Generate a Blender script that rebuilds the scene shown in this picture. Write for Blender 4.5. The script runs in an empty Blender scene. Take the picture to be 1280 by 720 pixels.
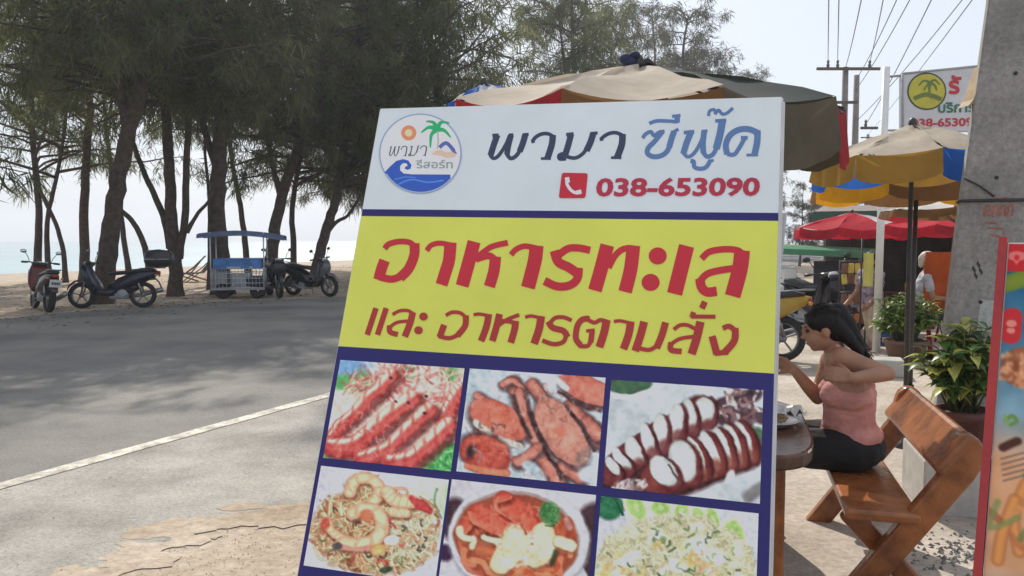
import bpy, bmesh, math, random
import numpy as np
from mathutils import Vector, Matrix, Euler, Quaternion, noise as mnoise
R = math.radians
rng = random.Random(7)
nrg = np.random.default_rng(7)
SC = bpy.context.scene
COL = SC.collection

# ------------------------------------------------------------------ camera, sky, sun, exposure
CAMH, FPX, PITCH = 1.6, 1000.0, math.atan(62 / 1000)
cd = bpy.data.cameras.new('camera'); cam = bpy.data.objects.new('camera', cd); COL.objects.link(cam)
cam.location = (0, 0, CAMH); cam.rotation_euler = (R(90) - PITCH, 0, 0)
cd.sensor_width = 36; cd.lens = FPX / 1280 * 36; cd.clip_end = 20000; cd.clip_start = .05
SC.camera = cam
SUN_EL, SUN_AZ = R(39), R(-7)          # azimuth from +Y, clockwise
w = bpy.data.worlds.new('World'); SC.world = w; w.use_nodes = True
nt = w.node_tree; bg = nt.nodes['Background']
sky = nt.nodes.new('ShaderNodeTexSky'); sky.sky_type = 'NISHITA'; sky.sun_disc = False
sky.sun_elevation = SUN_EL; sky.sun_rotation = SUN_AZ; sky.air_density = 1.0; sky.dust_density = 1.6; sky.ozone_density = 1.5
# milky tropical sky: the clear sky is veiled evenly by high thin cloud
veil = nt.nodes.new('ShaderNodeMix'); veil.data_type = 'RGBA'; veil.inputs[0].default_value = .72; veil.inputs[7].default_value = (9.6, 10.3, 11.4, 1)
nt.links.new(sky.outputs[0], veil.inputs[6]); nt.links.new(veil.outputs[2], bg.inputs[0]); bg.inputs[1].default_value = .10
sl = bpy.data.lights.new('sun', 'SUN'); so = bpy.data.objects.new('sun', sl); COL.objects.link(so)
sl.energy = 5.0; sl.angle = R(.53); sl.color = (1, .93, .82)
sdir = Vector((math.sin(SUN_AZ) * math.cos(SUN_EL), math.cos(SUN_AZ) * math.cos(SUN_EL), math.sin(SUN_EL)))
so.rotation_euler = sdir.to_track_quat('Z', 'Y').to_euler(); so.location = sdir * 60
vs = SC.view_settings; vs.view_transform = 'Standard'; vs.look = 'None'; vs.gamma = 1; vs.use_curve_mapping = False
vs.exposure = -.06
SC.render.filter_size = 1.9
SC.cycles.max_bounces = 8; SC.cycles.transparent_max_bounces = 12
SC.cycles.use_denoising = True

# ------------------------------------------------------------------ helpers
def lin(c):
    c = np.asarray(c, float) / 255
    return np.where(c <= .04045, c / 12.92, ((c + .055) / 1.055) ** 2.4)
def at(px, py, Y):                        # a point of the place seen at pixel (1280x720) and standing Y metres ahead
    dx = (px - 640) / FPX; dy = (360 - py) / FPX
    c, s = math.cos(PITCH), math.sin(PITCH)
    d = Vector((dx, c + dy * s, -s + dy * c))
    return Vector((0, 0, CAMH)) + d * (Y / d.y)
def gnd(px, py, z=0.0):                   # a point on the ground
    p = at(px, py, 1.0); d = p - Vector((0, 0, CAMH))
    return Vector((0, 0, CAMH)) + d * ((CAMH - z) / -d.z)

def tag(o, label=None, cat=None, group=None, kind=None):
    if label: o['label'] = label
    if cat: o['category'] = cat
    if group: o['group'] = group
    if kind: o['kind'] = kind
    return o
def empty(name, loc=(0, 0, 0), rz=0, label=None, cat=None, group=None):
    o = bpy.data.objects.new(name, None); COL.objects.link(o); o.location = loc
    o.rotation_euler = (0, 0, rz); o.empty_display_size = .1
    return tag(o, label, cat, group)
def children(o): return [c for c in bpy.data.objects if c.parent == o]
def copy_tree(o, parent=None):
    kids = children(o)
    c = o.copy(); COL.objects.link(c)
    if parent: c.parent = parent
    for k in kids: copy_tree(k, c)
    return c

class MB:
    """collects shapes, then becomes ONE mesh object"""
    def __init__(s): s.v = []; s.f = []; s.m = []; s.sm = []
    def add(s, vs_, fs, mi=0, smooth=False):
        b = len(s.v); s.v += [tuple(v) for v in vs_]
        for f in fs: s.f.append([i + b for i in f]); s.m.append(mi); s.sm.append(smooth)
        return s
    def box(s, c, size, rot=None, mi=0, bev=0.0):
        bm = bmesh.new(); bmesh.ops.create_cube(bm, size=1)
        for v in bm.verts: v.co = Vector((v.co.x * size[0], v.co.y * size[1], v.co.z * size[2]))
        if bev > 0: bmesh.ops.bevel(bm, geom=bm.edges[:], offset=min(bev, .45 * min(size)), segments=2, affect='EDGES', profile=.5)
        M = Matrix.Translation(Vector(c))
        if rot is not None: M = M @ (rot.to_4x4() if isinstance(rot, (Matrix, Quaternion)) and not (isinstance(rot, Quaternion)) else (rot.to_matrix().to_4x4() if isinstance(rot, Quaternion) else Euler(rot).to_matrix().to_4x4()))
        bm.verts.index_update()
        s.add([M @ v.co for v in bm.verts], [[v.index for v in f.verts] for f in bm.faces], mi); bm.free(); return s
    def beam(s, a, b, wd, th, up=(0, 0, 1), mi=0, bev=0.0):   # a plank from a to b
        a, b = Vector(a), Vector(b); d = (b - a); L = d.length; x = d.normalized()
        z = Vector(up); y = z.cross(x).normalized(); z = x.cross(y)
        m = Matrix((x, y, z)).transposed()
        return s.box((a + b) / 2, (L, wd, th), m, mi, bev)
    def tube(s, pts, rad, n=8, mi=0, cap=True, smooth=True):
        pts = [Vector(p) for p in pts]; k = len(pts)
        if not hasattr(rad, '__len__'): rad = [rad] * k
        vs_ = []; ref = None
        for i, p in enumerate(pts):
            t = (pts[min(i + 1, k - 1)] - pts[max(i - 1, 0)]); t = t.normalized() if t.length > 1e-9 else Vector((0, 0, 1))
            if ref is None: ref = Vector((1, 0, 0)) if abs(t.x) < .9 else Vector((0, 1, 0))
            u = (ref - t * ref.dot(t)).normalized(); ref = u; q = t.cross(u)
            for j in range(n):
                a = 2 * math.pi * j / n; vs_.append(p + (u * math.cos(a) + q * math.sin(a)) * rad[i])
        fs = [[i * n + j, i * n + (j + 1) % n, (i + 1) * n + (j + 1) % n, (i + 1) * n + j] for i in range(k - 1) for j in range(n)]
        if cap: fs += [list(range(n))[::-1], list(range((k - 1) * n, k * n))]
        return s.add(vs_, fs, mi, smooth)
    def lathe(s, prof, n=20, M=None, mi=0, smooth=True, closed=False):   # prof = [(r, z)], turned round local Z
        M = M or Matrix(); k = len(prof)
        vs_ = [M @ Vector((r * math.cos(2 * math.pi * j / n), r * math.sin(2 * math.pi * j / n), z)) for r, z in prof for j in range(n)]
        e = k if closed else k - 1
        fs = [[i * n + j, i * n + (j + 1) % n, ((i + 1) % k) * n + (j + 1) % n, ((i + 1) % k) * n + j] for i in range(e) for j in range(n)]
        return s.add(vs_, fs, mi, smooth)
    def ell(s, c, r, n=14, m=9, rot=None, mi=0):
        c = Vector(c); q = Euler(rot).to_matrix() if rot is not None and not isinstance(rot, Matrix) else (rot if rot is not None else Matrix.Identity(3))
        if not hasattr(r, '__len__'): r = (r, r, r)
        vs_ = []
        for i in range(m + 1):
            t = math.pi * i / m
            rr = max(math.sin(t), 1e-3)
            for j in range(n):
                a = 2 * math.pi * j / n
                vs_.append(c + q @ Vector((r[0] * rr * math.cos(a), r[1] * rr * math.sin(a), r[2] * math.cos(t))))
        fs = [[i * n + j, (i + 1) * n + j, (i + 1) * n + (j + 1) % n, i * n + (j + 1) % n] for i in range(m) for j in range(n)]
        fs += [list(range(n)), list(range(m * n, m * n + n))[::-1]]
        return s.add(vs_, fs, mi, True)
    def prism(s, poly, a, b, mi=0):          # polygon of 3D points (plane) pushed from offset a to offset b (vectors)
        n = len(poly); a, b = Vector(a), Vector(b)
        vs_ = [Vector(p) + a for p in poly] + [Vector(p) + b for p in poly]
        fs = [list(range(n))[::-1], list(range(n, 2 * n))] + [[i, (i + 1) % n, n + (i + 1) % n, n + i] for i in range(n)]
        return s.add(vs_, fs, mi)
    def build(s, name, mat, parent=None):
        me = bpy.data.meshes.new(name); me.from_pydata(s.v, [], s.f)
        mats = mat if isinstance(mat, (list, tuple)) else [mat]
        for m in mats: me.materials.append(m)
        if s.f:
            me.polygons.foreach_set('material_index', s.m); me.polygons.foreach_set('use_smooth', s.sm)
        bm = bmesh.new(); bm.from_mesh(me); bmesh.ops.recalc_face_normals(bm, faces=bm.faces[:]); bm.to_mesh(me); bm.free()
        me.update(); o = bpy.data.objects.new(name, me); COL.objects.link(o)
        if parent: o.parent = parent
        return o

# ------------------------------------------------------------------ materials
MATS = {}
def mat(name, col, rough=.6, var=.12, scale=6.0, bump=0.0, bscale=None, metal=0.0, trans=0.0, spec=.5, col2=None, detail=6, mix=None, coords='Object'):
    if name in MATS: return MATS[name]
    m = bpy.data.materials.new(name); m.use_nodes = True; t = m.node_tree; b = t.nodes['Principled BSDF']
    L = t.links.new
    tc = t.nodes.new('ShaderNodeTexCoord')
    n1 = t.nodes.new('ShaderNodeTexNoise'); n1.inputs['Scale'].default_value = scale; n1.inputs['Detail'].default_value = detail; n1.inputs['Roughness'].default_value = .65
    L(tc.outputs[coords], n1.inputs['Vector'])
    cr = t.nodes.new('ShaderNodeValToRGB')
    c1 = [max(0, x * (1 - var * 1.6)) for x in col]; c2 = col2 if col2 else [min(1, x * (1 + var * 1.2)) for x in col]
    cr.color_ramp.elements[0].color = (*c1, 1); cr.color_ramp.elements[1].color = (*c2, 1)
    a, z = mix or (.3, .7); cr.color_ramp.elements[0].position = a; cr.color_ramp.elements[1].position = z
    L(n1.outputs['Fac'], cr.inputs['Fac']); L(cr.outputs['Color'], b.inputs['Base Color'])
    b.inputs['Roughness'].default_value = rough; b.inputs['Metallic'].default_value = metal
    b.inputs['Specular IOR Level'].default_value = spec
    if bump > 0:
        n2 = t.nodes.new('ShaderNodeTexNoise'); n2.inputs['Scale'].default_value = bscale or scale * 6; n2.inputs['Detail'].default_value = 5
        L(tc.outputs[coords], n2.inputs['Vector'])
        bp = t.nodes.new('ShaderNodeBump'); bp.inputs['Strength'].default_value = bump; bp.inputs['Distance'].default_value = .02
        L(n2.outputs['Fac'], bp.inputs['Height']); L(bp.outputs['Normal'], b.inputs['Normal'])
    if trans > 0:
        tr = t.nodes.new('ShaderNodeBsdfTranslucent'); L(cr.outputs['Color'], tr.inputs['Color'])
        mx = t.nodes.new('ShaderNodeMixShader'); mx.inputs[0].default_value = trans
        L(b.outputs[0], mx.inputs[1]); L(tr.outputs[0], mx.inputs[2]); L(mx.outputs[0], t.nodes['Material Output'].inputs['Surface'])
    MATS[name] = m; return m
def print_mat(name, rough=.42):              # printed vinyl: the picture sits in a colour attribute
    m = bpy.data.materials.new(name); m.use_nodes = True; t = m.node_tree; b = t.nodes['Principled BSDF']
    a = t.nodes.new('ShaderNodeVertexColor'); a.layer_name = 'print'
    t.links.new(a.outputs[0], b.inputs['Base Color']); b.inputs['Roughness'].default_value = rough; b.inputs['Specular IOR Level'].default_value = .2
    return m
WHITE_OBS = lin((166, 178, 198))
def pr(c): return np.clip(lin(c) / WHITE_OBS * np.array([.79, .85, .94]), 0.002, .88)   # observed print colour -> ink colour under this shade
def inkmat(name, c, rough=.42): return mat(name, [float(x) for x in pr(c)], rough, .05, 2.2, .22, 3.2, detail=8, spec=.22)

M_black = mat('black_plastic', (.018, .018, .02), .35, .1, 20)
M_rubber = mat('tyre_rubber', (.02, .02, .02), .85, .15, 30, .2)
M_chrome = mat('brushed_steel', (.30, .30, .31), .35, .1, 10, metal=.9)
M_alloy = mat('wheel_alloy', (.22, .22, .23), .4, .1, 10, metal=.6)
M_wood = mat('varnished_wood', (.25, .072, .025), .26, .45, 4, .15, 30, col2=(.44, .155, .05))
M_white = mat('white_paint', (.78, .78, .76), .5, .06, 4)
M_grey = mat('grey_paint', (.33, .34, .36), .5, .12, 6)

# ------------------------------------------------------------------ the ground
P0 = Vector((-3.28, 5.13, 0)); D = Vector((.431, .902, 0)).normalized(); NL = Vector((-D.y, D.x, 0))
def rd(n, t, z=0): return P0 + NL * n + D * t + Vector((0, 0, z))
def n_of(x, y): return (x - P0.x) * NL.x + (y - P0.y) * NL.y
def bump_noise(x, y, s): return math.sin(x * s + 1.3 * math.sin(y * s * .7)) * math.cos(y * s * 1.1 + .7 * math.sin(x * s * .6))

def sheet(name, ns, ts, zf, m):
    V = []; F = []
    for n in ns:
        for t in ts: p = rd(n, t); V.append((p.x, p.y, zf(n, t)))
    k = len(ts)
    for i in range(len(ns) - 1):
        for j in range(k - 1): F.append((i * k + j, i * k + j + 1, (i + 1) * k + j + 1, (i + 1) * k + j))
    b = MB(); b.add(V, F, 0, True); return b.build(name, m)
def zground(n, t):
    if n < 24: return 0.0
    return -2.6 * (1 - math.exp(-(n - 24) / 45)) - .25 * max(0, n - 120) / 100
def two_tone(name, cols, s1, s2, rough, bump, bs, mid=(.35, .65), spec=.3):
    """three-scale mottled mineral surface"""
    m = bpy.data.materials.new(name); m.use_nodes = True; t = m.node_tree; b = t.nodes['Principled BSDF']; L = t.links.new
    g = t.nodes.new('ShaderNodeNewGeometry')
    def noise(s, d=8, r=.6):
        n = t.nodes.new('ShaderNodeTexNoise'); n.inputs['Scale'].default_value = s; n.inputs['Detail'].default_value = d; n.inputs['Roughness'].default_value = r
        L(g.outputs['Position'], n.inputs['Vector']); return n
    a = noise(s1); c = noise(s2, 6, .75)
    cr = t.nodes.new('ShaderNodeValToRGB'); e = cr.color_ramp.elements
    e[0].position, e[1].position = mid; e[0].color = (*cols[0], 1); e[1].color = (*cols[1], 1)
    L(a.outputs['Fac'], cr.inputs['Fac'])
    mp = t.nodes.new('ShaderNodeMapRange'); mp.inputs[1].default_value = .3; mp.inputs[2].default_value = .7; mp.inputs[3].default_value = .68; mp.inputs[4].default_value = 1.3
    L(c.outputs['Fac'], mp.inputs[0])
    mu = t.nodes.new('ShaderNodeMix'); mu.data_type = 'RGBA'; mu.blend_type = 'MULTIPLY'; mu.inputs[0].default_value = 1
    L(cr.outputs[0], mu.inputs[6]); L(mp.outputs[0], mu.inputs[7]); L(mu.outputs[2], b.inputs['Base Color'])
    b.inputs['Roughness'].default_value = rough; b.inputs['Specular IOR Level'].default_value = spec
    n3 = noise(bs, 4); bp = t.nodes.new('ShaderNodeBump'); bp.inputs['Strength'].default_value = bump; bp.inputs['Distance'].default_value = .02
    L(n3.outputs['Fac'], bp.inputs['Height']); L(bp.outputs[0], b.inputs['Normal'])
    return m
M_sand = two_tone('sandy_earth', ((.33, .245, .17), (.50, .42, .33)), .9, 14, .95, .5, 40)
M_asphalt = two_tone('worn_asphalt', ((.140, .136, .130), (.255, .240, .215)), .45, 60, .85, .35, 120)
M_apron = two_tone('old_concrete_apron', ((.25, .232, .205), (.43, .405, .36)), 1.3, 45, .9, .35, 90)
M_pave = two_tone('dusty_concrete', ((.35, .295, .24), (.54, .475, .40)), 1.2, 26, .92, .3, 60)
M_line = two_tone('worn_road_paint', ((.36, .335, .28), (.68, .64, .55)), 7, 45, .85, .3, 60, (.38, .58))
ns = [-560, -300, -60, -20, 0, 12, 24] + [24 + i * 4 for i in range(1, 25)] + [160, 220]
ts = [-60, -45, -30, -10, 0, 10, 20, 30, 40, 60, 90, 150, 300, 500, 700]
tag(sheet('ground', ns, ts, zground, M_sand), kind='structure')
# sea
msea = mat('sea_water', (.30, .42, .44), .32, .15, .03, .25, .6, spec=.5)
b = MB(); V = [rd(40, -60), rd(40, 900), rd(700, 900), rd(700, -60)]
b.add([(v.x, v.y, -1.62) for v in V], [[0, 1, 2, 3]]); tag(b.build('sea', msea), kind='structure')
# asphalt road: near edge straight, far edge worn, widening to a lay-by on the left
far = []
for px, py in ((-260, 415), (-60, 404), (20, 397), (60, 393), (110, 389), (200, 382), (280, 377), (360, 374), (430, 371)):
    p = gnd(px, py); far.append((p.x + rng.uniform(-.1, .1), p.y + rng.uniform(-.1, .1)))
far = [tuple((rd(15, -30)).xy)] + far + [tuple(rd(8.5, t).xy) for t in (22, 40, 80, 200, 600)]
near = [tuple(rd(-.08, t).xy) for t in (-30, -10, -4, 0, 4, 8, 12, 16, 20, 24, 40, 80, 200, 600)]
b = MB(); poly = [(x, y, .004) for x, y in near] + [(x, y, .004) for x, y in far[::-1]]
b.add(poly, [list(range(len(poly)))]); o = b.build('road', M_asphalt); tag(o, kind='structure')
# white edge line, slightly ragged
b = MB(); V = []; T = [-12 + i * .22 for i in range(170)] + [26 + i * 6 for i in range(60)]
for t in T: V += [rd(-.070 + rng.uniform(-.006, .006), t, .0072), rd(.070 + rng.uniform(-.006, .006), t, .0072)]
b.add(V, [[2 * i, 2 * i + 1, 2 * i + 3, 2 * i + 2] for i in range(len(T) - 1)]); tag(b.build('road_marking', M_line), kind='structure')
# concrete apron between the line and the sand, with a broken edge
edge = []
key = [(60, 760), (112, 722), (165, 700), (205, 682), (250, 664), (300, 655), (350, 651), (420, 650), (520, 640), (640, 600), (760, 560), (900, 520), (1010, 470), (1060, 430)]
kp = [gnd(px, py) for px, py in key]; kp = [rd(-1.2, -12), rd(-1.6, -4)] + kp
for a_, c_ in zip(kp[:-1], kp[1:]):
    for i in range(12):
        q = a_.lerp(c_, i / 12); j = .05 * (math.sin(q.x * 9 + q.y * 5) * .5 + math.sin(q.x * 23 - q.y * 17) * .35 + math.sin(q.x * 51 + q.y * 37) * .2); edge.append((q.x, q.y + j))
inn = [tuple(rd(-.09, t).xy) for t in (-12, -4, -2, 0, 3, 6, 9, 12, 16, 22)]
tri = [(x, y, .0032) for x, y in edge] + [(x, y, .006) for x, y in inn[::-1]]
b = MB(); b.add(tri, [list(range(len(tri)))])
ne = len(edge); b.add([(x, y, .0032) for x, y in edge] + [(x, y, -.02) for x, y in edge], [[i, i + 1, ne + i + 1, ne + i] for i in range(ne - 1)])
tag(b.build('concrete_apron', M_apron), kind='structure')
# sand blown over the apron's broken edge, and thin cracks in it
g = random.Random(21); b = MB(); kk = 0
for i in range(30, ne - 20, 3):
    for _ in range(2):
        ex, ey = edge[i]; cx, cy = ex + g.gauss(-.03, .10), ey + abs(g.gauss(.05, .11)); r0 = g.uniform(.02, .13) * (1 if g.random() < .6 else .5); kk += 1
        ring_ = [(cx + r0 * g.uniform(.6, 1.25) * 1.5 * math.cos(a_), cy + r0 * g.uniform(.6, 1.25) * math.sin(a_), .0046 + kk * .00002) for a_ in [k_ * .45 for k_ in range(14)]]
        b.add(ring_, [list(range(14))])
tag(b.build('sand', M_sand), kind='structure')
# pavement of dusty concrete on the right
b = MB(); pv = [(.75, 2.2), (1.0, 3.4), (1.5, 5.2), (2.1, 8), (2.75, 10.5), (3.6, 12.6), (10, 26.0), (40, 88), (60, 80), (16, 12), (6, 1.5), (2, 1.2)]
b.add([(x, y, .010) for x, y in pv], [list(range(len(pv)))]); tag(b.build('pavement', M_pave), kind='structure')

# sea air: one closed box of thin haze round camera and scene
hz = bpy.data.materials.new('sea_haze'); hz.use_nodes = True; t = hz.node_tree; t.nodes.remove(t.nodes['Principled BSDF'])
pv_ = t.nodes.new('ShaderNodeVolumePrincipled'); pv_.inputs['Color'].default_value = (.86, .91, 1, 1); pv_.inputs['Density'].default_value = .0014; pv_.inputs['Anisotropy'].default_value = .3
t.links.new(pv_.outputs[0], t.nodes['Material Output'].inputs['Volume'])
b = MB(); b.box((-200, 550, 12), (1700, 1250, 40)); tag(b.build('haze', hz), kind='stuff')

# ------------------------------------------------------------------ casuarina trees
M_bark = mat('casuarina_bark', (.085, .062, .048), .95, .35, 7, .8, 30)
M_needle = mat('casuarina_needles', (.105, .160, .060), .75, .35, .6, trans=.62, col2=(.235, .24, .11), spec=.15)
M_needle2 = mat('casuarina_needles_olive', (.085, .095, .048), .75, .35, .5, trans=.42, col2=(.15, .135, .08), spec=.15)
def smooth_path(pts, k=5):
    out = []; n = len(pts)
    for i in range(n - 1):
        p0, p1, p2, p3 = pts[max(i - 1, 0)], pts[i], pts[i + 1], pts[min(i + 2, n - 1)]
        for j in range(k):
            t = j / k
            out.append(.5 * ((2 * p1) + (p2 - p0) * t + (2 * p0 - 5 * p1 + 4 * p2 - p3) * t * t + (3 * p1 - p0 - 3 * p2 + p3) * t ** 3))
    out.append(pts[-1]); return out
def strands(C, Dr, n_per, ln, wd, spread, rg):
    """many thin drooping twiglets: numpy, one long kite each"""
    C = np.repeat(C, n_per, 0); Dr = np.repeat(Dr, n_per, 0); k = len(C)
    d = Dr * .55 + np.array([0, 0, -.62]) + rg.normal(0, spread, (k, 3)); d /= np.linalg.norm(d, axis=1)[:, None]
    L = rg.uniform(ln * .55, ln * 1.35, k)[:, None]
    s = np.cross(d, rg.normal(0, 1, (k, 3))); s /= np.linalg.norm(s, axis=1)[:, None] + 1e-9
    W = rg.uniform(wd * .6, wd * 1.3, k)[:, None]
    b0 = C + rg.normal(0, .07, (k, 3))
    mid = b0 + d * L * .5 + s * W; mid2 = b0 + d * L * .45 - s * W; tip = b0 + d * L + np.array([0, 0, -.06]) * L
    return np.stack([b0, mid, tip, mid2], 1).reshape(-1, 3)
def quads_mesh(name, V, m):
    n = len(V) // 4; me = bpy.data.meshes.new(name); me.vertices.add(len(V)); me.vertices.foreach_set('co', V.astype(np.float32).ravel())
    me.loops.add(len(V)); me.loops.foreach_set('vertex_index', np.arange(len(V), dtype=np.int32))
    me.polygons.add(n); me.polygons.foreach_set('loop_start', np.arange(0, len(V), 4, dtype=np.int32)); me.polygons.foreach_set('loop_total', np.full(n, 4, np.int32))
    me.materials.append(m); me.update(calc_edges=True); return me
def grow(stems, crown, rg, base, ln=.42, wd=.016, n_per=7, fol=M_needle, droop=.35):
    """stems: list of (path, r0, r1) in world space; crown = (zmin, ztop, spread, limbs)"""
    zmin, ztop, spread, nl = crown
    tb = MB(); TC = []; TD = []
    for path, r0, r1 in stems:
        P = smooth_path(path); k = len(P)
        rad = [(r0 + (r1 - r0) * (i / (k - 1)) ** .8) * (1.35 - .35 * min(1, i / 3.0)) for i in range(k)]
        P = [p + Vector((rg.normal(0, r0 * .06), rg.normal(0, r0 * .06), 0)) if 0 < i else p for i, p in enumerate(P)]
        tb.tube([p - base for p in P], rad, 8)
    allp = [(p, (r0, r1)) for path, r0, r1 in stems for p in smooth_path(path, 8) if p.z > zmin - .6]
    if not allp: allp = [(stems[0][0][-1], (.1, .05))]
    for i in range(nl):
        p, (r0, r1) = allp[int(rg.integers(len(allp)))]
        h = min(1, max(0, (p.z - zmin) / (ztop - zmin)))
        a = rg.uniform(0, 2 * math.pi); L = spread * (1.0 - .62 * h) * rg.uniform(.45, 1.15)
        el = rg.uniform(.05, .75)
        d = Vector((math.cos(a), math.sin(a), el)).normalized()
        pts = [p]; q = p.copy()
        for s in range(6):
            q = q + d * (L / 6); d = (d + Vector((rg.normal(0, .16), rg.normal(0, .16), -droop * .22 + rg.normal(0, .1)))).normalized(); pts.append(q.copy())
        r = .028 + .035 * (L / spread)
        tb.tube([x - base for x in pts], [r * (1 - .8 * s / 6) for s in range(7)], 5)
        for s in range(3, 7):
            for t in range(2 if s > 4 else 1):
                dd = (d * .6 + Vector(rg.normal(0, .8, 3))).normalized(); tl = rg.uniform(.35, 1.0)
                o_ = pts[s].lerp(pts[s - 1], rg.uniform(0, 1)); e_ = o_ + dd * tl + Vector((0, 0, -.12 * tl))
                tb.tube([o_ - base, o_.lerp(e_, .5) + Vector((0, 0, .05)) - base, e_ - base], [.014, .009, .005], 3)
                cr = rg.uniform(.16, .34)
                for u in range(6):                       # one compact spray at the end of each twig
                    TC.append(e_.lerp(o_, .35 * rg.uniform(0, 1)) + Vector(rg.normal(0, cr * .55, 3)) - base); TD.append((dd + Vector(rg.normal(0, .8, 3))).normalized())
    V = strands(np.array(TC), np.array(TD), n_per, ln, wd, .42, rg)
    return tb, quads_mesh('crown', V, fol)
def gp(path, Y0):                            # traced trunk: first point on the ground, the rest at the same distance
    out = []
    for i, p in enumerate(path):
        q = at(p[0], p[1], Y0 + (p[2] if len(p) > 2 else 0)); out.append(q)
    out[0].z = -.1; return out
TREES = [  # label, distance, stems [(pixel path, base width px, tip width px)], crown (zmin, ztop, spread, limbs)
 ('slender casuarina at the far left with two thin stems from its foot', 29, [([(47, 355), (47, 310), (49, 260), (42, 190), (40, 110), (45, 30), (32, -80)], 11, 4), ([(62, 355), (59, 310), (60, 270), (72, 215), (82, 150), (86, 60)], 8, 3), ([(82, 352), (79, 315), (70, 280), (52, 243), (48, 225)], 7, 4)], (4.1, 14, 4.6, 90)),
 ('straight dark casuarina trunk just left of the thick leaning one', 29, [([(107, 355), (105, 300), (107, 220), (112, 140), (118, 50), (125, -90)], 14, 6)], (4.6, 15, 4.2, 75)),
 ('thickest casuarina leaning right behind the dark blue scooter', 19.6, [([(126, 384), (133, 330), (141, 270), (149, 215), (162, 160), (177, 110), (190, 60), (207, 0), (222, -120)], 27, 12), ([(160, 168), (150, 110), (141, 40), (137, -60)], 12, 7)], (4.5, 14.5, 4.4, 110)),
 ('two crooked thin casuarina stems crossing behind the scooter top box', 31, [([(163, 352), (156, 305), (150, 262), (138, 205), (130, 120), (128, 20)], 8, 4), ([(189, 352), (181, 310), (168, 280), (150, 262)], 9, 6)], (5.0, 12, 3.6, 55)),
 ('forked reddish brown casuarina between the scooters and the cart', 22.2, [([(219, 370), (219, 330), (214, 280), (212, 220), (208, 140), (214, 50), (222, -100)], 20, 9), ([(214, 310), (204, 270), (192, 242), (176, 205), (163, 165), (150, 90)], 10, 5), ([(222, 322), (231, 275), (233, 205), (236, 110), (230, 10), (228, -70)], 11, 6), ([(233, 290), (248, 266), (262, 250), (270, 225)], 6, 3)], (4.4, 15, 4.5, 105)),
 ('thick dark upright casuarina directly behind the cart roof', 23, [([(279, 367), (274, 320), (272, 260), (274, 200), (279, 120), (291, 40), (303, -90)], 28, 12), ([(274, 215), (258, 170), (246, 110), (243, 20)], 11, 6)], (4.2, 15.5, 4.7, 115)),
 ('thin sapling like casuarina touching the left post of the cart', 25, [([(261, 362), (262, 300), (261, 240), (256, 180), (262, 90)], 6, 3)], (4.8, 11, 2.4, 32)),
 ('thin dark casuarina stem seen through the open cart', 31, [([(311, 352), (306, 300), (300, 255), (290, 200), (284, 120), (290, 10)], 9, 4)], (4.7, 13, 3.9, 62)),
 ('casuarina leaning right above the cart motorbike', 26, [([(333, 360), (339, 320), (345, 280), (355, 235), (366, 205), (386, 150), (401, 80), (421, 0), (430, -70)], 18, 8), ([(352, 245), (338, 195), (332, 120), (338, 20)], 8, 4)], (4.0, 15, 4.6, 105)),
 ('thin upright casuarina stem left of the parked black scooter', 28, [([(366, 355), (367, 305), (365, 260), (375, 200), (388, 130), (392, 40)], 9, 4)], (3.8, 13, 3.8, 66)),
 ('casuarina with a low side branch rising behind the black scooter', 27, [([(391, 357), (400, 315), (412, 275), (422, 240), (429, 190), (441, 100), (452, 0), (450, -90)], 15, 7), ([(405, 296), (420, 278), (436, 268), (452, 240)], 6, 3), ([(424, 235), (440, 205), (452, 170), (470, 90)], 8, 4)], (3.6, 15, 4.6, 110)),
]
TG = 'casuarina trees along the beach'
for i, (lab, Y, stems, crown) in enumerate(TREES):
    rg = np.random.default_rng(100 + i); crown = (crown[0] + (1.3 if 0 < i < 9 else .2), crown[1] * 1.22, crown[2], int(crown[3] * .60))
    st = []
    for j, (path, w0, w1) in enumerate(stems):
        q = gp(path, Y) if path[0][1] > 345 else [at(px, py, Y) for px, py in path]
        k = Y / FPX / 2; st.append((q, w0 * k, w1 * k))
    base = st[0][0][0].copy(); base.z = 0
    r_ = empty('casuarina_tree', base, 0, lab, 'tree', TG)
    tb, cm = grow(st, crown, rg, base, n_per=8, ln=.35, wd=.0145, fol=M_needle)
    tb.build('trunk', M_bark, r_); o = bpy.data.objects.new('crown', cm); COL.objects.link(o); o.parent = r_
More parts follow.
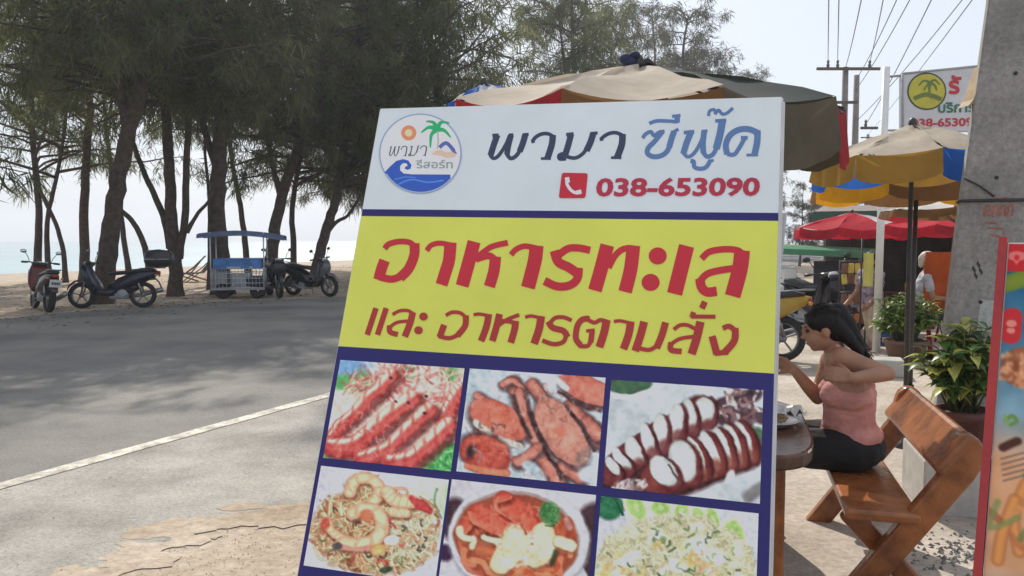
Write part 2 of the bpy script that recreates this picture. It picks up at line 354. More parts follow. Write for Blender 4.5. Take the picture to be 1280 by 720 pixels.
# the row goes on behind the signboard: bigger trees, three kinds grown once and set out again
protos = []
for v in range(3):
    rg = np.random.default_rng(50 + v); H = (17, 18.5, 16)[v]
    path = [Vector((0, 0, -.1)), Vector((.2, .1, 3)), Vector((-.1, .3, 6.5)), Vector((.4, 0, 10)), Vector((.2, -.3, 13.5)), Vector((.5, 0, H))]
    s2 = [Vector((.1, .2, 4.2)), Vector((1.1, .4, 7)), Vector((1.8, .2, 10)), Vector((2.2, 0, 13))]
    tb, cm = grow([(path, .27, .05), (s2, .14, .04)], (3.8, H, 5.6, 112), rg, Vector((0, 0, 0)), n_per=5, ln=.55, wd=.022, fol=(M_needle, M_needle2, M_needle2)[v], droop=.3)
    protos.append((tb, cm))
tmesh = {}
ROW = [(9.9, 22.0, 0, 1.0, 'broad casuarina whose crown fills the gap left of the signboard top'), (13.5, 27.0, 1, .98, 'casuarina crown rising behind the left half of the signboard'), (9.0, 34.0, 0, .95, 'tall casuarina crown above the middle of the signboard'),
       (12.0, 42.0, 1, 1.0, 'olive casuarina crown left of the parasol peak'), (7.5, 50.0, 2, 1.0, 'olive casuarina reaching out over the road behind the parasol peak'), (11.5, 56.0, 1, 1.0, 'distant casuarina crown right of the parasol peak'),
       (7.0, 66.0, 2, .92, 'pale far casuarina sloping down toward the power poles'), (10.0, 80.0, 1, .95, 'farthest casuarina crown at the right end of the row'),
       (21.0, 33.0, 1, .85, 'casuarina set back toward the beach behind the black scooter'),
       (14.5, 4.0, 0, .92, 'casuarina crown hanging in from beyond the left edge'), (12.5, -3.0, 1, .9, 'casuarina beyond the left edge shading the road')]
for n_, t_, v, s, lab in ROW:
    p = rd(n_, t_); p.z = zground(n_, t_)
    r_ = empty('casuarina_tree', p, rng.uniform(0, 6.28), lab, 'tree', TG); r_.scale = (s, s, s)
    if v not in tmesh:
        tk = protos[v][0].build('trunk', M_bark, r_); tmesh[v] = tk.data
    else:
        tk = bpy.data.objects.new('trunk', tmesh[v]); COL.objects.link(tk); tk.parent = r_
    o = bpy.data.objects.new('crown', protos[v][1]); COL.objects.link(o); o.parent = r_

# ------------------------------------------------------------------ the big menu signboard
SO = Vector((-.41507, 2.54175, 2.00745)); SW, SH = 1.2, 1.735
SR = Matrix(((.959009, .259111, .114731), (-.282771, .901461, .327732), (-.018507, -.346741, .937778)))
def uv_of(px, py):                           # where a ray meets the board: metres right of / below its top left corner
    o = Vector((0, 0, CAMH)); d = at(px, py, 1.0) - o; n = SR.col[1]
    t = (SO - o).dot(n) / d.dot(n); q = SR.transposed() @ (o + d * t - SO)
    return q.x, -q.z
def px_of(u, v):
    P = np.array(SO)[:, None] + np.array(SR) @ np.stack([u, np.zeros_like(u), -v]); d = P - np.array([[0], [0], [CAMH]])
    c, s = math.cos(PITCH), math.sin(PITCH); y = d[1] * c - d[2] * s; z = d[1] * s + d[2] * c
    return 640 + FPX * d[0] / y, 360 - FPX * z / y
sign = empty('menu_signboard', SO, 0, 'large leaning seafood menu board with white header, yellow title and food photographs', 'signboard')
sign.rotation_mode = 'XYZ'; sign.rotation_euler = SR.to_euler()
def SP(u, v, wz=0.0): return Vector((u, -wz, -v))           # wz = how far proud of the print
M_frame = mat('galvanised_frame', (.40, .41, .42), .45, .18, 9, metal=.3)
M_frameW = mat('white_frame_tube', (.62, .63, .64), .5, .12, 5, .05, 40)
b = MB(); b.box(SP(SW / 2, SH / 2, -.014), (SW + .004, .022, SH), bev=.004); b.build('board', M_frameW, sign)
b = MB()
for u in (.010, SW - .006): b.box(SP(u, SH / 2 + .18, -.034), (.028, .016, SH + .36), bev=.004)
for v in (.02, .78, SH): b.box(SP(SW / 2, v, -.034), (SW - .02, .016, .028), bev=.003)
b.build('frame', M_frameW, sign)
for u in (.03, SW + .005):
    a_ = SP(u, .32, -.05); wl = SR.transposed() @ Vector((.02, .30, -1.0)); k = (SO + SR @ a_).z / 1.0
    b = MB(); b.tube([a_, a_ + wl * k * .999], .016, 8); b.build('prop_leg', M_frame, sign)
# printed areas
M_hdr = inkmat('header_white_print', (166, 178, 198)); M_yel = inkmat('title_yellow_print', (166, 175, 82)); M_nvy = inkmat('navy_border_print', (36, 34, 88))
M_red = inkmat('red_print', (150, 40, 54)); M_red2 = inkmat('dark_red_print', (132, 46, 48)); M_dk = inkmat('dark_slate_print', (46, 56, 78)); M_blu = inkmat('blue_print', (72, 100, 145)); M_redp = inkmat('crimson_print', (138, 44, 64))
def rect(b, u0, v0, u1, v1, wz):
    b.add([SP(u0, v0, wz), SP(u1, v0, wz), SP(u1, v1, wz), SP(u0, v1, wz)], [[0, 3, 2, 1]]); return b
def mesh_rect(name, u0, v0, u1, v1, wz, m): return rect(MB(), u0, v0, u1, v1, wz).build(name, m, sign)
VB1, VB1b, VB2 = .3405, .3630, .7650
mesh_rect('header_panel', .003, .002, SW - .003, VB1, .001, M_hdr)
mesh_rect('title_panel', .003, VB1b, SW - .003, VB2, .001, M_yel)
mesh_rect('navy_border', .003, VB1, SW - .003, VB1b, .001, M_nvy)
mesh_rect('photo_backing', .003, VB2, SW - .003, SH - .002, .001, M_nvy)

class Z:                                     # each printed layer a hair above the one before
    z = .0013
def nz(): Z.z += .000012; return Z.z
def cr_line(pts, k=7):
    if len(pts) < 3: return [Vector(p).to_3d() for p in pts]
    return smooth_path([Vector((p[0], p[1], 0)) for p in pts], k)
def ink(b, pts, wd, S, off, map_=None, taper=None):
    """one pen stroke traced in a crop (scale S, offset off), laid on the board as a flat ribbon"""
    P = cr_line([(p[0], p[1]) for p in pts]); n = len(P); Lf = []; Rt = []
    for i, p in enumerate(P):
        t = (P[min(i + 1, n - 1)] - P[max(i - 1, 0)]).normalized(); q = Vector((-t.y, t.x, 0))
        f = 1 if taper is None else taper[0] + (taper[1] - taper[0]) * i / (n - 1)
        Lf.append(p + q * wd / 2 * f); Rt.append(p - q * wd / 2 * f)
    z = nz(); V = []
    for a_, c_ in zip(Lf, Rt):
        for x in (a_, c_):
            if map_: x = Vector((*map_(x.x, x.y), 0))
            u, v = uv_of(x.x / S + off[0], x.y / S + off[1]); V.append(SP(u, v, z))
    b.add(V, [[2 * i, 2 * i + 1, 2 * i + 3, 2 * i + 2] for i in range(n - 1)]); return b
def disc(b, cx, cy, rx, ry, S, off, n=28, rin=0, z=None):
    z = z or nz(); V = []; ks = (rin, 1) if rin else (1,)
    for k in ks:
        for i in range(n):
            a_ = 2 * math.pi * i / n; u, v = uv_of((cx + rx * k * math.cos(a_)) / S + off[0], (cy + ry * k * math.sin(a_)) / S + off[1]); V.append(SP(u, v, z))
    b.add(V, [[i, (i + 1) % n, n + (i + 1) % n, n + i] for i in range(n)] if rin else [list(range(n))]); return b
def poly(b, pts, S, off):
    z = nz(); V = []
    for x, y in pts: u, v = uv_of(x / S + off[0], y / S + off[1]); V.append(SP(u, v, z))
    b.add(V, [list(range(len(V)))]); return b

H1 = [([(100, 318), (150, 316)], 30), ([(140, 312), (112, 390), (85, 478)], 50), ([(80, 470), (108, 500), (150, 478), (205, 395), (238, 318)], 30), ([(232, 318), (268, 316)], 34), ([(250, 312), (228, 400), (216, 470)], 46), ([(213, 462), (245, 500), (288, 482), (325, 430)], 33), ([(318, 446), (345, 375), (364, 308)], 50), ([(345, 312), (390, 308)], 26),
      ([(420, 370), (442, 335), (490, 307), (545, 304), (592, 330)], 30), ([(583, 312), (575, 390), (538, 508)], 52), ([(488, 502), (568, 502)], 22), ([(410, 365), (438, 362)], 30),
      ([(690, 312), (750, 305)], 30), ([(730, 305), (705, 400), (680, 480)], 50), ([(690, 462), (640, 475), (640, 502), (690, 500)], 36), ([(680, 482), (755, 498), (815, 470), (862, 415)], 30), ([(852, 440), (885, 370), (908, 296)], 52), ([(885, 302), (942, 297)], 25),
      ([(970, 350), (992, 325), (1040, 300), (1095, 297), (1150, 322)], 30), ([(1140, 305), (1135, 390), (1095, 500)], 54), ([(1048, 495), (1132, 495)], 22), ([(958, 348), (985, 345)], 30)]
H2 = [([(150, 340), (172, 308), (215, 288), (240, 318), (282, 292), (325, 284)], 30), ([(310, 284), (245, 365), (197, 415), (188, 460), (230, 486), (290, 482), (340, 450), (372, 390)], 40), ([(362, 410), (385, 330), (402, 285)], 48), ([(380, 300), (436, 266)], 26),
      ([(202, 222), (260, 202), (340, 202), (430, 208)], 29), ([(425, 215), (428, 152)], 42), ([(385, 165), (452, 158)], 26),
      ([(478, 295), (562, 287)], 30), ([(538, 285), (500, 380), (475, 465)], 50), ([(472, 452), (510, 488), (560, 460), (610, 380), (645, 285)], 30), ([(622, 285), (668, 281)], 24), ([(642, 280), (632, 380), (636, 458)], 46), ([(630, 446), (665, 486), (715, 465), (748, 395)], 36), ([(738, 425), (768, 310), (788, 195)], 58), ([(730, 202), (818, 196)], 28),
      ([(532, 522), (558, 528), (564, 570), (610, 584), (658, 570), (692, 515)], 34), ([(676, 520), (718, 518)], 22),
      ([(676, 162), (686, 122), (722, 112), (732, 148)], 24), ([(728, 148), (756, 116), (785, 145), (822, 140), (872, 98)], 26),
      ([(826, 470), (815, 390), (850, 315), (920, 272), (1000, 268), (1078, 300)], 48), ([(1068, 278), (1065, 370), (1042, 480)], 52), ([(980, 474), (1072, 474)], 22), ([(826, 466), (880, 470), (920, 420), (968, 335)], 34), ([(935, 338), (990, 335)], 30)]
b = MB(); [ink(b, p, w_, 6.4, (600, 120)) for p, w_ in H1]; b.build('dark_header_lettering', M_dk, sign)
b = MB(); [ink(b, p, w_, 6.4, (780, 120)) for p, w_ in H2]; b.build('blue_header_lettering', M_blu, sign)
TT = [((460, 280), [([(150, 222), (188, 180), (280, 158), (370, 166), (432, 215)], 52), ([(415, 172), (412, 280), (362, 400), (285, 480)], 88), ([(315, 455), (215, 492), (100, 470)], 66), ([(96, 498), (122, 400), (150, 325)], 96), ([(525, 240), (562, 192), (640, 172), (745, 190)], 46), ([(735, 165), (722, 320), (690, 430), (655, 542)], 108), ([(945, 158), (900, 330), (838, 552)], 116), ([(940, 320), (1030, 250), (1110, 200), (1245, 168)], 52), ([(960, 315), (1080, 285), (1150, 345)], 62), ([(1135, 290), (1120, 420), (1080, 558)], 100)]),
      ((620, 290), [([(135, 205), (182, 155), (260, 128), (370, 148)], 50), ([(362, 122), (345, 260), (285, 497)], 124), ([(838, 165), (740, 145), (640, 150), (548, 215)], 66), ([(520, 168), (556, 268), (650, 318), (745, 385)], 84), ([(738, 320), (722, 420), (650, 478), (540, 484), (432, 436)], 74), ([(990, 118), (940, 310), (880, 522)], 122), ([(1000, 320), (1060, 212), (1130, 155), (1215, 145)], 56)]),
      ((780, 290), [([(85, 122), (60, 330), (10, 534)], 120), ([(0, 150), (95, 148)], 55), ([(557, 125), (505, 330), (450, 552)], 136), ([(690, 240), (760, 178), (900, 155), (1020, 170), (1075, 235)], 58), ([(1050, 165), (1030, 330), (965, 572)], 140), ([(1010, 322), (860, 342), (740, 375), (672, 445)], 62), ([(675, 415), (690, 492), (740, 535), (825, 528)], 84)])]
b = MB()
for off, L_ in TT:
    for p, w_ in L_: ink(b, p, w_, 7.111, off)
disc(b, 300, 215, 80, 76, 7.111, (780, 290)); disc(b, 237, 450, 80, 76, 7.111, (780, 290)); b.build('title_lettering', M_red, sign)
ST = [(6.4, (450, 370), [([(130, 98), (60, 312)], 44), ([(212, 98), (142, 312)], 44), ([(262, 150), (320, 120), (390, 120), (440, 155)], 27), ([(425, 130), (402, 220), (360, 327)], 52), ([(400, 202), (300, 212), (236, 255)], 27), ([(240, 235), (242, 288), (305, 310)], 42), ([(688, 157), (740, 132), (810, 140), (860, 190)], 30), ([(848, 155), (842, 240), (780, 320)], 48), ([(810, 300), (720, 338), (630, 322)], 34), ([(638, 332), (675, 232)], 50), ([(910, 152), (960, 146), (1040, 162)], 27), ([(1032, 145), (1012, 250), (970, 362)], 54), ([(1118, 145), (1092, 250), (1060, 362)], 54), ([(1090, 250), (1180, 190), (1275, 152)], 31)]),
      (7.53, (630, 370), [([(112, 235), (100, 320), (65, 442)], 64), ([(-20, 238), (60, 242), (120, 275)], 42), ([(200, 202), (260, 190), (355, 212)], 32), ([(352, 190), (332, 310), (285, 452)], 72), ([(638, 232), (560, 202), (480, 210), (425, 270)], 38), ([(418, 240), (460, 300), (560, 330), (600, 390)], 58), ([(592, 345), (562, 430), (470, 455), (362, 420)], 42), ([(800, 222), (780, 215), (730, 230), (690, 290), (678, 400), (722, 465)], 56), ([(705, 472), (790, 470), (822, 410)], 40), ([(818, 440), (832, 325)], 52), ([(775, 332), (855, 322)], 32), ([(775, 215), (850, 252), (910, 228), (975, 245)], 38), ([(968, 225), (942, 350), (898, 484)], 74), ([(1035, 242), (1100, 236), (1205, 262)], 32), ([(1195, 240), (1172, 370), (1125, 502)], 72)]),
      (7.111, (760, 370), [([(322, 230), (290, 350), (243, 492)], 70), ([(275, 465), (370, 480), (452, 432)], 38), ([(432, 465), (480, 350), (512, 236)], 62), ([(585, 300), (640, 262), (710, 262), (785, 300)], 34), ([(822, 230), (787, 380), (743, 518)], 74), ([(790, 360), (640, 382), (552, 438)], 34), ([(562, 412), (560, 480), (655, 494)], 50), ([(762, 145), (745, 192)], 46), ([(738, 185), (830, 185), (955, 186)], 36), ([(862, 52), (834, 112)], 54), ([(1020, 290), (1080, 272), (1145, 325)], 46), ([(1130, 285), (1122, 400), (1030, 510)], 62), ([(1070, 500), (950, 512)], 46), ([(925, 358), (945, 430), (968, 520)], 64)])]
b = MB()
for S, off, L_ in ST:
    for p, w_ in L_: ink(b, p, w_, S, off)
disc(b, 510, 166, 34, 32, 6.4, (450, 370)); disc(b, 470, 276, 34, 32, 6.4, (450, 370)); b.build('subtitle_lettering', M_red2, sign)

# text set from Blender's own built-in font, laid into a traced parallelogram
def text_verts(s, bold=0.0):
    cu = bpy.data.curves.new('t', 'FONT'); cu.body = s; cu.size = 1; cu.offset = bold; cu.resolution_u = 3
    o = bpy.data.objects.new('t', cu); COL.objects.link(o); bpy.context.view_layer.update()
    me = bpy.data.meshes.new_from_object(o.evaluated_get(bpy.context.evaluated_depsgraph_get()))
    V = [v.co.copy() for v in me.vertices]; F = [list(p.vertices) for p in me.polygons]
    bpy.data.objects.remove(o); bpy.data.curves.remove(cu); bpy.data.meshes.remove(me)
    if V:
        x0 = min(v.x for v in V); x1 = max(v.x for v in V); y0 = min(v.y for v in V); y1 = max(v.y for v in V)
        V = [((v.x - x0) / (x1 - x0), (v.y - y0) / (y1 - y0)) for v in V]
    return V, F
def text_on_sign(name, s, bl, br, tl, S, off, m, bold):
    V, F = text_verts(s, bold); b = MB(); z = nz(); out = []
    for x, y in V:
        X = bl[0] + (br[0] - bl[0]) * x + (tl[0] - bl[0]) * y; Y = bl[1] + (br[1] - bl[1]) * x + (tl[1] - bl[1]) * y
        u, v = uv_of(X / S + off[0], Y / S + off[1]); out.append(SP(u, v, z))
    b.add(out, F); return b.build(name, m, sign)
text_on_sign('phone_number', '038-653090', (284, 184), (1186, 180), (294, 78), 4.414, (680, 205), M_redp, .032)
ic = MB(); c4 = [(100, 50), (243, 53), (229, 190), (82, 190)]; rp = []
for i in range(4):
    p, a_, c_ = [Vector(x) for x in (c4[i], c4[i - 1], c4[(i + 1) % 4])]
    for t in range(5):
        s_ = t / 4; A = p.lerp(a_, .1); B = p.lerp(c_, .1); q = A * (1 - s_) ** 2 + p * 2 * s_ * (1 - s_) + B * s_ ** 2; rp.append((q.x, q.y))
poly(ic, rp, 4.414, (680, 205)); ico = ic.build('phone_icon', M_red, sign)
b = MB(); ink(b, [(128, 84), (128, 112), (146, 142), (172, 160), (203, 160)], 17, 4.414, (680, 205)); ink(b, [(118, 92), (142, 88)], 30, 4.414, (680, 205)); ink(b, [(190, 146), (196, 168)], 30, 4.414, (680, 205)); b.build('handset_mark', M_hdr, ico)
# round logo
LS, LO = 6.0, (465, 135)
b = MB(); disc(b, 365, 345, 305, 296, LS, LO, 48); lg = b.build('logo_disc', inkmat('logo_white', (176, 186, 206)), sign)
b = MB(); disc(b, 365, 345, 309, 300, LS, LO, 56, rin=.968); b.build('logo_ring', inkmat('logo_ring_blue', (112, 134, 172)), lg)
arc = [(365 + 296 * math.cos(a_), 345 + 288 * math.sin(a_)) for a_ in [R(x) for x in range(34, 152, 6)]]
b = MB(); poly(b, [(95, 487), (140, 440), (185, 400), (235, 386), (275, 397), (299, 430), (292, 458), (268, 468), (245, 455), (258, 440), (270, 438), (262, 418), (236, 416), (214, 438), (214, 470), (240, 494), (300, 500), (590, 502)] + arc[1:], LS, LO); b.build('logo_wave', inkmat('logo_wave_blue', (44, 76, 158)), lg)
b = MB(); ink(b, [(200, 575), (300, 540), (420, 560), (540, 545)], 12, LS, LO); ink(b, [(170, 540), (250, 520), (330, 525)], 8, LS, LO); b.build('wave_streak', inkmat('logo_wave_light', (70, 110, 190)), lg)
b = MB(); disc(b, 278, 190, 57, 57, LS, LO, 20); b.build('logo_sun', inkmat('logo_sun_orange', (208, 116, 92)), lg)
b = MB(); disc(b, 278, 190, 28, 28, LS, LO, 20); b.build('sun_centre', inkmat('logo_sun_pale', (232, 172, 140)), lg)
b = MB()
for p in ([(490, 165), (430, 148), (372, 188)], [(490, 165), (462, 112), (408, 104)], [(490, 165), (520, 112), (582, 116)], [(490, 165), (545, 172), (592, 224)], [(490, 165), (448, 205), (440, 300)]): ink(b, p, 40, LS, LO, taper=(1, .25))
b.build('logo_palm', inkmat('logo_green', (40, 142, 96)), lg)
b = MB(); ink(b, [(494, 175), (499, 240), (494, 310)], 9, LS, LO); b.build('palm_trunk', inkmat('logo_trunk', (140, 140, 150)), lg)
b = MB(); ink(b, [(508, 300), (560, 266), (618, 325)], 28, LS, LO); ink(b, [(600, 300), (632, 350)], 20, LS, LO); b.build('logo_hut', inkmat('logo_hut_navy', (72, 88, 150)), lg)
b = MB(); poly(b, [(445, 352), (480, 322), (520, 318), (560, 335), (600, 330), (630, 345), (625, 372), (560, 376), (500, 358)], LS, LO); b.build('logo_sand', inkmat('logo_sand_pink', (208, 156, 146)), lg)
b = MB()
for p, w_ in H1: ink(b, p, w_ * .58, LS, LO, map_=lambda x, y: (130 + (x - 70) * .262, 285 + (y - 290) * .36))
b.build('logo_lettering', M_dk, lg)
V_, F_ = text_verts('รีสอร์ท', .012); b = MB(); z = nz()
b.add([SP(*uv_of((330 + 278 * x) / LS + LO[0], (456 - 66 * y) / LS + LO[1]), z) for x, y in V_], F_); b.build('resort_lettering', inkmat('logo_text_grey', (112, 128, 130)), lg)

# printed food photographs: pictures painted into the print of each panel
class Paint:
    def __init__(s, X, Y, bgc):
        s.X, s.Y = X, Y; s.C = np.tile(np.array(bgc, float), (len(X), 1))
        s.rg = np.random.default_rng(5)
    def mixin(s, idx, a_, col):
        s.C[idx] += (np.asarray(col, float) - s.C[idx]) * a_[:, None]
    def noise(s, sc, amp, seed=0, oct=3):
        """cheap value noise in print space"""
        tot = np.zeros(len(s.X)); f = 1.0
        for o in range(oct):
            g = np.random.default_rng(seed * 7 + o).uniform(-1, 1, (64, 64)); x = s.X / sc * f + 11.3; y = s.Y / sc * f + 5.7
            xi = np.floor(x).astype(int); yi = np.floor(y).astype(int); fx = x - xi; fy = y - yi; fx = fx * fx * (3 - 2 * fx); fy = fy * fy * (3 - 2 * fy)
            G = lambda i, j: g[i % 64, j % 64]
            tot += ((G(xi, yi) * (1 - fx) + G(xi + 1, yi) * fx) * (1 - fy) + (G(xi, yi + 1) * (1 - fx) + G(xi + 1, yi + 1) * fx) * fy) / f
            f *= 2.1
        return tot * amp
    def ellipse(s, cx, cy, rx, ry, col, rot=0, soft=.06, edge=None, a=1.0, rim=0):
        c, q = math.cos(R(rot)), math.sin(R(rot)); dx = s.X - cx; dy = s.Y - cy
        e = np.hypot((dx * c + dy * q) / rx, (-dx * q + dy * c) / ry); al = np.clip((1 - e) / soft + .5, 0, 1) * a
        if rim: al = np.minimum(al, np.clip((e - (1 - rim)) / soft + .5, 0, 1))
        i = np.nonzero(al > 0)[0]; cc = np.tile(np.asarray(col, float), (len(i), 1))
        if edge is not None: t = np.clip(e[i], 0, 1) ** 2.5; cc += (np.asarray(edge, float) - cc) * t[:, None]
        s.C[i] += (cc - s.C[i]) * al[i][:, None]
    def stroke(s, pts, w, col, edge=None, side=None, soft=6, a=1.0, taper=(1, 1), stripes=0, stripe_col=None, k=6):
        P = np.array([(p.x, p.y) for p in cr_line(pts, k)]); n = len(P)
        m = w / 2 + soft; box = (s.X > P[:, 0].min() - m) & (s.X < P[:, 0].max() + m) & (s.Y > P[:, 1].min() - m) & (s.Y < P[:, 1].max() + m)
        i = np.nonzero(box)[0]
        if not len(i): return
        x = s.X[i]; y = s.Y[i]; bd = np.full(len(i), 1e9); bs = np.zeros(len(i)); bt = np.zeros(len(i))
        for j in range(n - 1):
            ax, ay = P[j]; dx, dy = P[j + 1] - P[j]; L2 = dx * dx + dy * dy + 1e-9
            t = np.clip(((x - ax) * dx + (y - ay) * dy) / L2, 0, 1); qx = x - ax - t * dx; qy = y - ay - t * dy; d = np.hypot(qx, qy)
            sg = np.sign(dx * qy - dy * qx); u = d < bd; bd[u] = d[u]; bs[u] = sg[u]; bt[u] = (j + t[u]) / (n - 1)
        hw = w / 2 * (taper[0] + (taper[1] - taper[0]) * bt); r = bd / hw; al = np.clip((hw - bd) / soft + .5, 0, 1) * a
        c = np.tile(np.asarray(col, float), (len(i), 1))
        if edge is not None: c += (np.asarray(edge, float) - c) * (np.clip(r, 0, 1) ** 2)[:, None]
        if side is not None: c += (np.asarray(side, float) - c) * np.clip(r * bs * 1.6 - .35, 0, 1)[:, None]
        if stripes:
            q = np.clip((np.sin(bt * stripes * 2 * np.pi + r * bs * 1.1) - .45) * 2.5, 0, 1) * .75; c += (np.asarray(stripe_col, float) - c) * q[:, None]
        s.C[i] += (c - s.C[i]) * al[:, None]
    def scatter(s, n, inside, cols, ln, w, bend=.5, soft=4, edge=None, seed=1, a=.72):
        rg = np.random.default_rng(seed)
        for _ in range(n):
            x, y = inside(rg); a_ = rg.uniform(0, 6.28); L = ln * rg.uniform(.5, 1.4); bn = rg.normal(0, bend) * L
            c, q = math.cos(a_), math.sin(a_); col = np.array(cols[int(rg.integers(len(cols)))]) + rg.normal(0, 9)
            s.stroke([(x - c * L / 2, y - q * L / 2), (x - q * bn, y + c * bn), (x + c * L / 2, y + q * L / 2)], w * rg.uniform(.7, 1.3), col, edge=None if edge is None else col * edge, soft=soft * 1.6, a=a, k=3)
def in_ell(cx, cy, rx, ry, ymin=-1e9):
    def f(rg):
        while True:
            a_ = rg.uniform(0, 6.28); r = math.sqrt(rg.uniform(0, 1)); x, y = cx + rx * r * math.cos(a_), cy + ry * r * math.sin(a_)
            if y > ymin: return x, y
    return f
def p_prawns(p):
    p.C += p.noise(60, 14, 1)[:, None]
    p.ellipse(180, 90, 130, 70, (112, 160, 214), soft=.8); p.ellipse(140, 175, 75, 50, (92, 172, 108), soft=.6); p.ellipse(250, 170, 60, 70, (110, 165, 115), soft=.7); p.ellipse(490, 120, 50, 40, (96, 150, 110), soft=.7); p.ellipse(730, 120, 60, 50, (96, 168, 104), soft=.7)
    p.ellipse(680, 600, 140, 100, (86, 178, 104), soft=.5); p.ellipse(50, 585, 60, 40, (130, 190, 140), soft=.5)
    p.scatter(46, in_ell(680, 590, 100, 80), [(60, 140, 80), (130, 205, 130), (80, 175, 100)], 60, 14, seed=3)
    L = [(205, 190, 180), (188, 92, 92), (222, 205, 198), (170, 62, 70), (196, 140, 130)]
    p.scatter(95, in_ell(480, 190, 330, 130), L, 130, 13, .25, seed=4, a=.55)
    p.scatter(60, in_ell(500, 190, 300, 120), L, 100, 9, .3, seed=6, a=.5)
    for pts, w_ in (([(415, 130), (330, 215), (215, 330), (120, 410), (62, 490)], 84), ([(800, 200), (745, 290), (690, 380)], 92), ([(530, 262), (410, 355), (290, 450), (180, 530), (70, 530)], 118), ([(625, 322), (525, 415), (425, 510), (330, 575), (240, 600)], 98), ([(735, 412), (650, 490), (565, 565), (490, 610), (400, 622)], 112)):
        p.stroke([(x + 12, y + 26) for x, y in pts], w_, (112, 48, 50), soft=26, a=.8)
        p.stroke(pts, w_ * 1.06, (194, 78, 78), edge=(158, 56, 60), soft=9, taper=(.6, 1.0), stripes=6, stripe_col=(204, 96, 92))
        p.stroke([(x - w_ * .17, y - w_ * .24) for x, y in pts], w_ * .50, (224, 210, 198), edge=(208, 160, 148), soft=20, a=.92, taper=(.9, .45), stripes=6, stripe_col=(198, 110, 104))
        p.stroke([(x + w_ * .12, y + w_ * .10) for x, y in pts], w_ * .16, (216, 100, 96), soft=14, a=.6)
    p.scatter(60, in_ell(330, 470, 270, 140), [(226, 190, 180), (150, 40, 46), (205, 84, 84)], 26, 8, .3, seed=16, a=.35)
    for x, y in ((400, 150), (500, 285), (600, 250), (430, 275), (590, 345)): p.ellipse(x, y, 11, 8, (80, 48, 56), 30, .8)
    p.C += p.noise(22, 13, 3)[:, None]
def p_crabs(p):
    p.C += p.noise(70, 12, 1)[:, None]
    sh, dk = (206, 120, 104), (84, 60, 66)
    for pts, w_ in (([(290, 110), (340, 250), (400, 380)], 60), ([(250, 130), (300, 100), (350, 150)], 34), ([(110, 190), (150, 215)], 40), ([(330, 170), (360, 300), (430, 440)], 46), ([(450, 500), (510, 600), (540, 640)], 70), ([(560, 560), (650, 630)], 60), ([(400, 130), (450, 200)], 60), ([(330, 540), (430, 470)], 60), ([(600, 260), (760, 420)], 90), ([(690, 330), (750, 400)], 70)):
        p.stroke([(x + 10, y + 12) for x, y in pts], w_ + 26, dk, soft=24, a=.9); p.stroke(pts, w_, (200, 128, 116), edge=(150, 84, 80), soft=9)
    p.ellipse(700, 180, 170, 78, dk, 22, .3); p.ellipse(705, 160, 170, 72, (208, 118, 102), 20, .1, edge=(180, 100, 92))
    p.stroke([(480, 150), (530, 110), (580, 150)], 34, (190, 200, 210), soft=12); p.stroke([(540, 170), (640, 235), (760, 275)], 16, dk, soft=10)
    p.ellipse(560, 390, 215, 112, dk, 56, .25); p.ellipse(560, 380, 208, 100, (200, 138, 124), 56, .08, edge=(184, 122, 112)); p.ellipse(548, 380, 34, 28, (212, 104, 86), 0, .8); p.ellipse(665, 520, 30, 50, (150, 120, 116), 20, .5)
    p.ellipse(222, 340, 178, 105, dk, 28, .25); p.ellipse(225, 318, 172, 88, (210, 112, 94), 28, .08, edge=(190, 100, 88)); p.stroke([(105, 330), (180, 390), (260, 435), (340, 455)], 34, (196, 200, 196), soft=12); p.scatter(18, in_ell(190, 375, 90, 40), [(70, 70, 74), (190, 120, 110)], 26, 12, seed=2, a=.6)
    p.ellipse(150, 490, 150, 105, dk, 20, .25); p.ellipse(155, 500, 146, 100, (196, 84, 72), 22, .1, edge=(160, 66, 62)); p.ellipse(80, 485, 26, 40, (70, 50, 56), 20, .9); p.stroke([(95, 470), (130, 500), (118, 540)], 14, (150, 140, 140), soft=12, a=.7); p.stroke([(60, 440), (160, 420), (260, 470)], 30, (216, 116, 96), soft=24, a=.6)
    p.stroke([(60, 565), (180, 590), (270, 600)], 40, (212, 128, 96), edge=(170, 84, 74), soft=10)
    p.stroke([(380, 560), (440, 610)], 60, (160, 182, 200), soft=18); p.ellipse(700, 610, 50, 40, (190, 205, 225), 0, .5)
    for q in ([(400, 280), (430, 380), (480, 480), (560, 630)], [(590, 250), (680, 380), (730, 480)], [(300, 190), (350, 320), (400, 410)]): p.stroke(q, 20, (70, 52, 58), soft=12)
    p.scatter(150, in_ell(420, 360, 380, 280), [(216, 150, 132), (176, 100, 90), (110, 74, 76), (208, 196, 190)], 26, 7, .4, seed=9, a=.35)
    p.C += p.noise(26, 17, 5)[:, None]
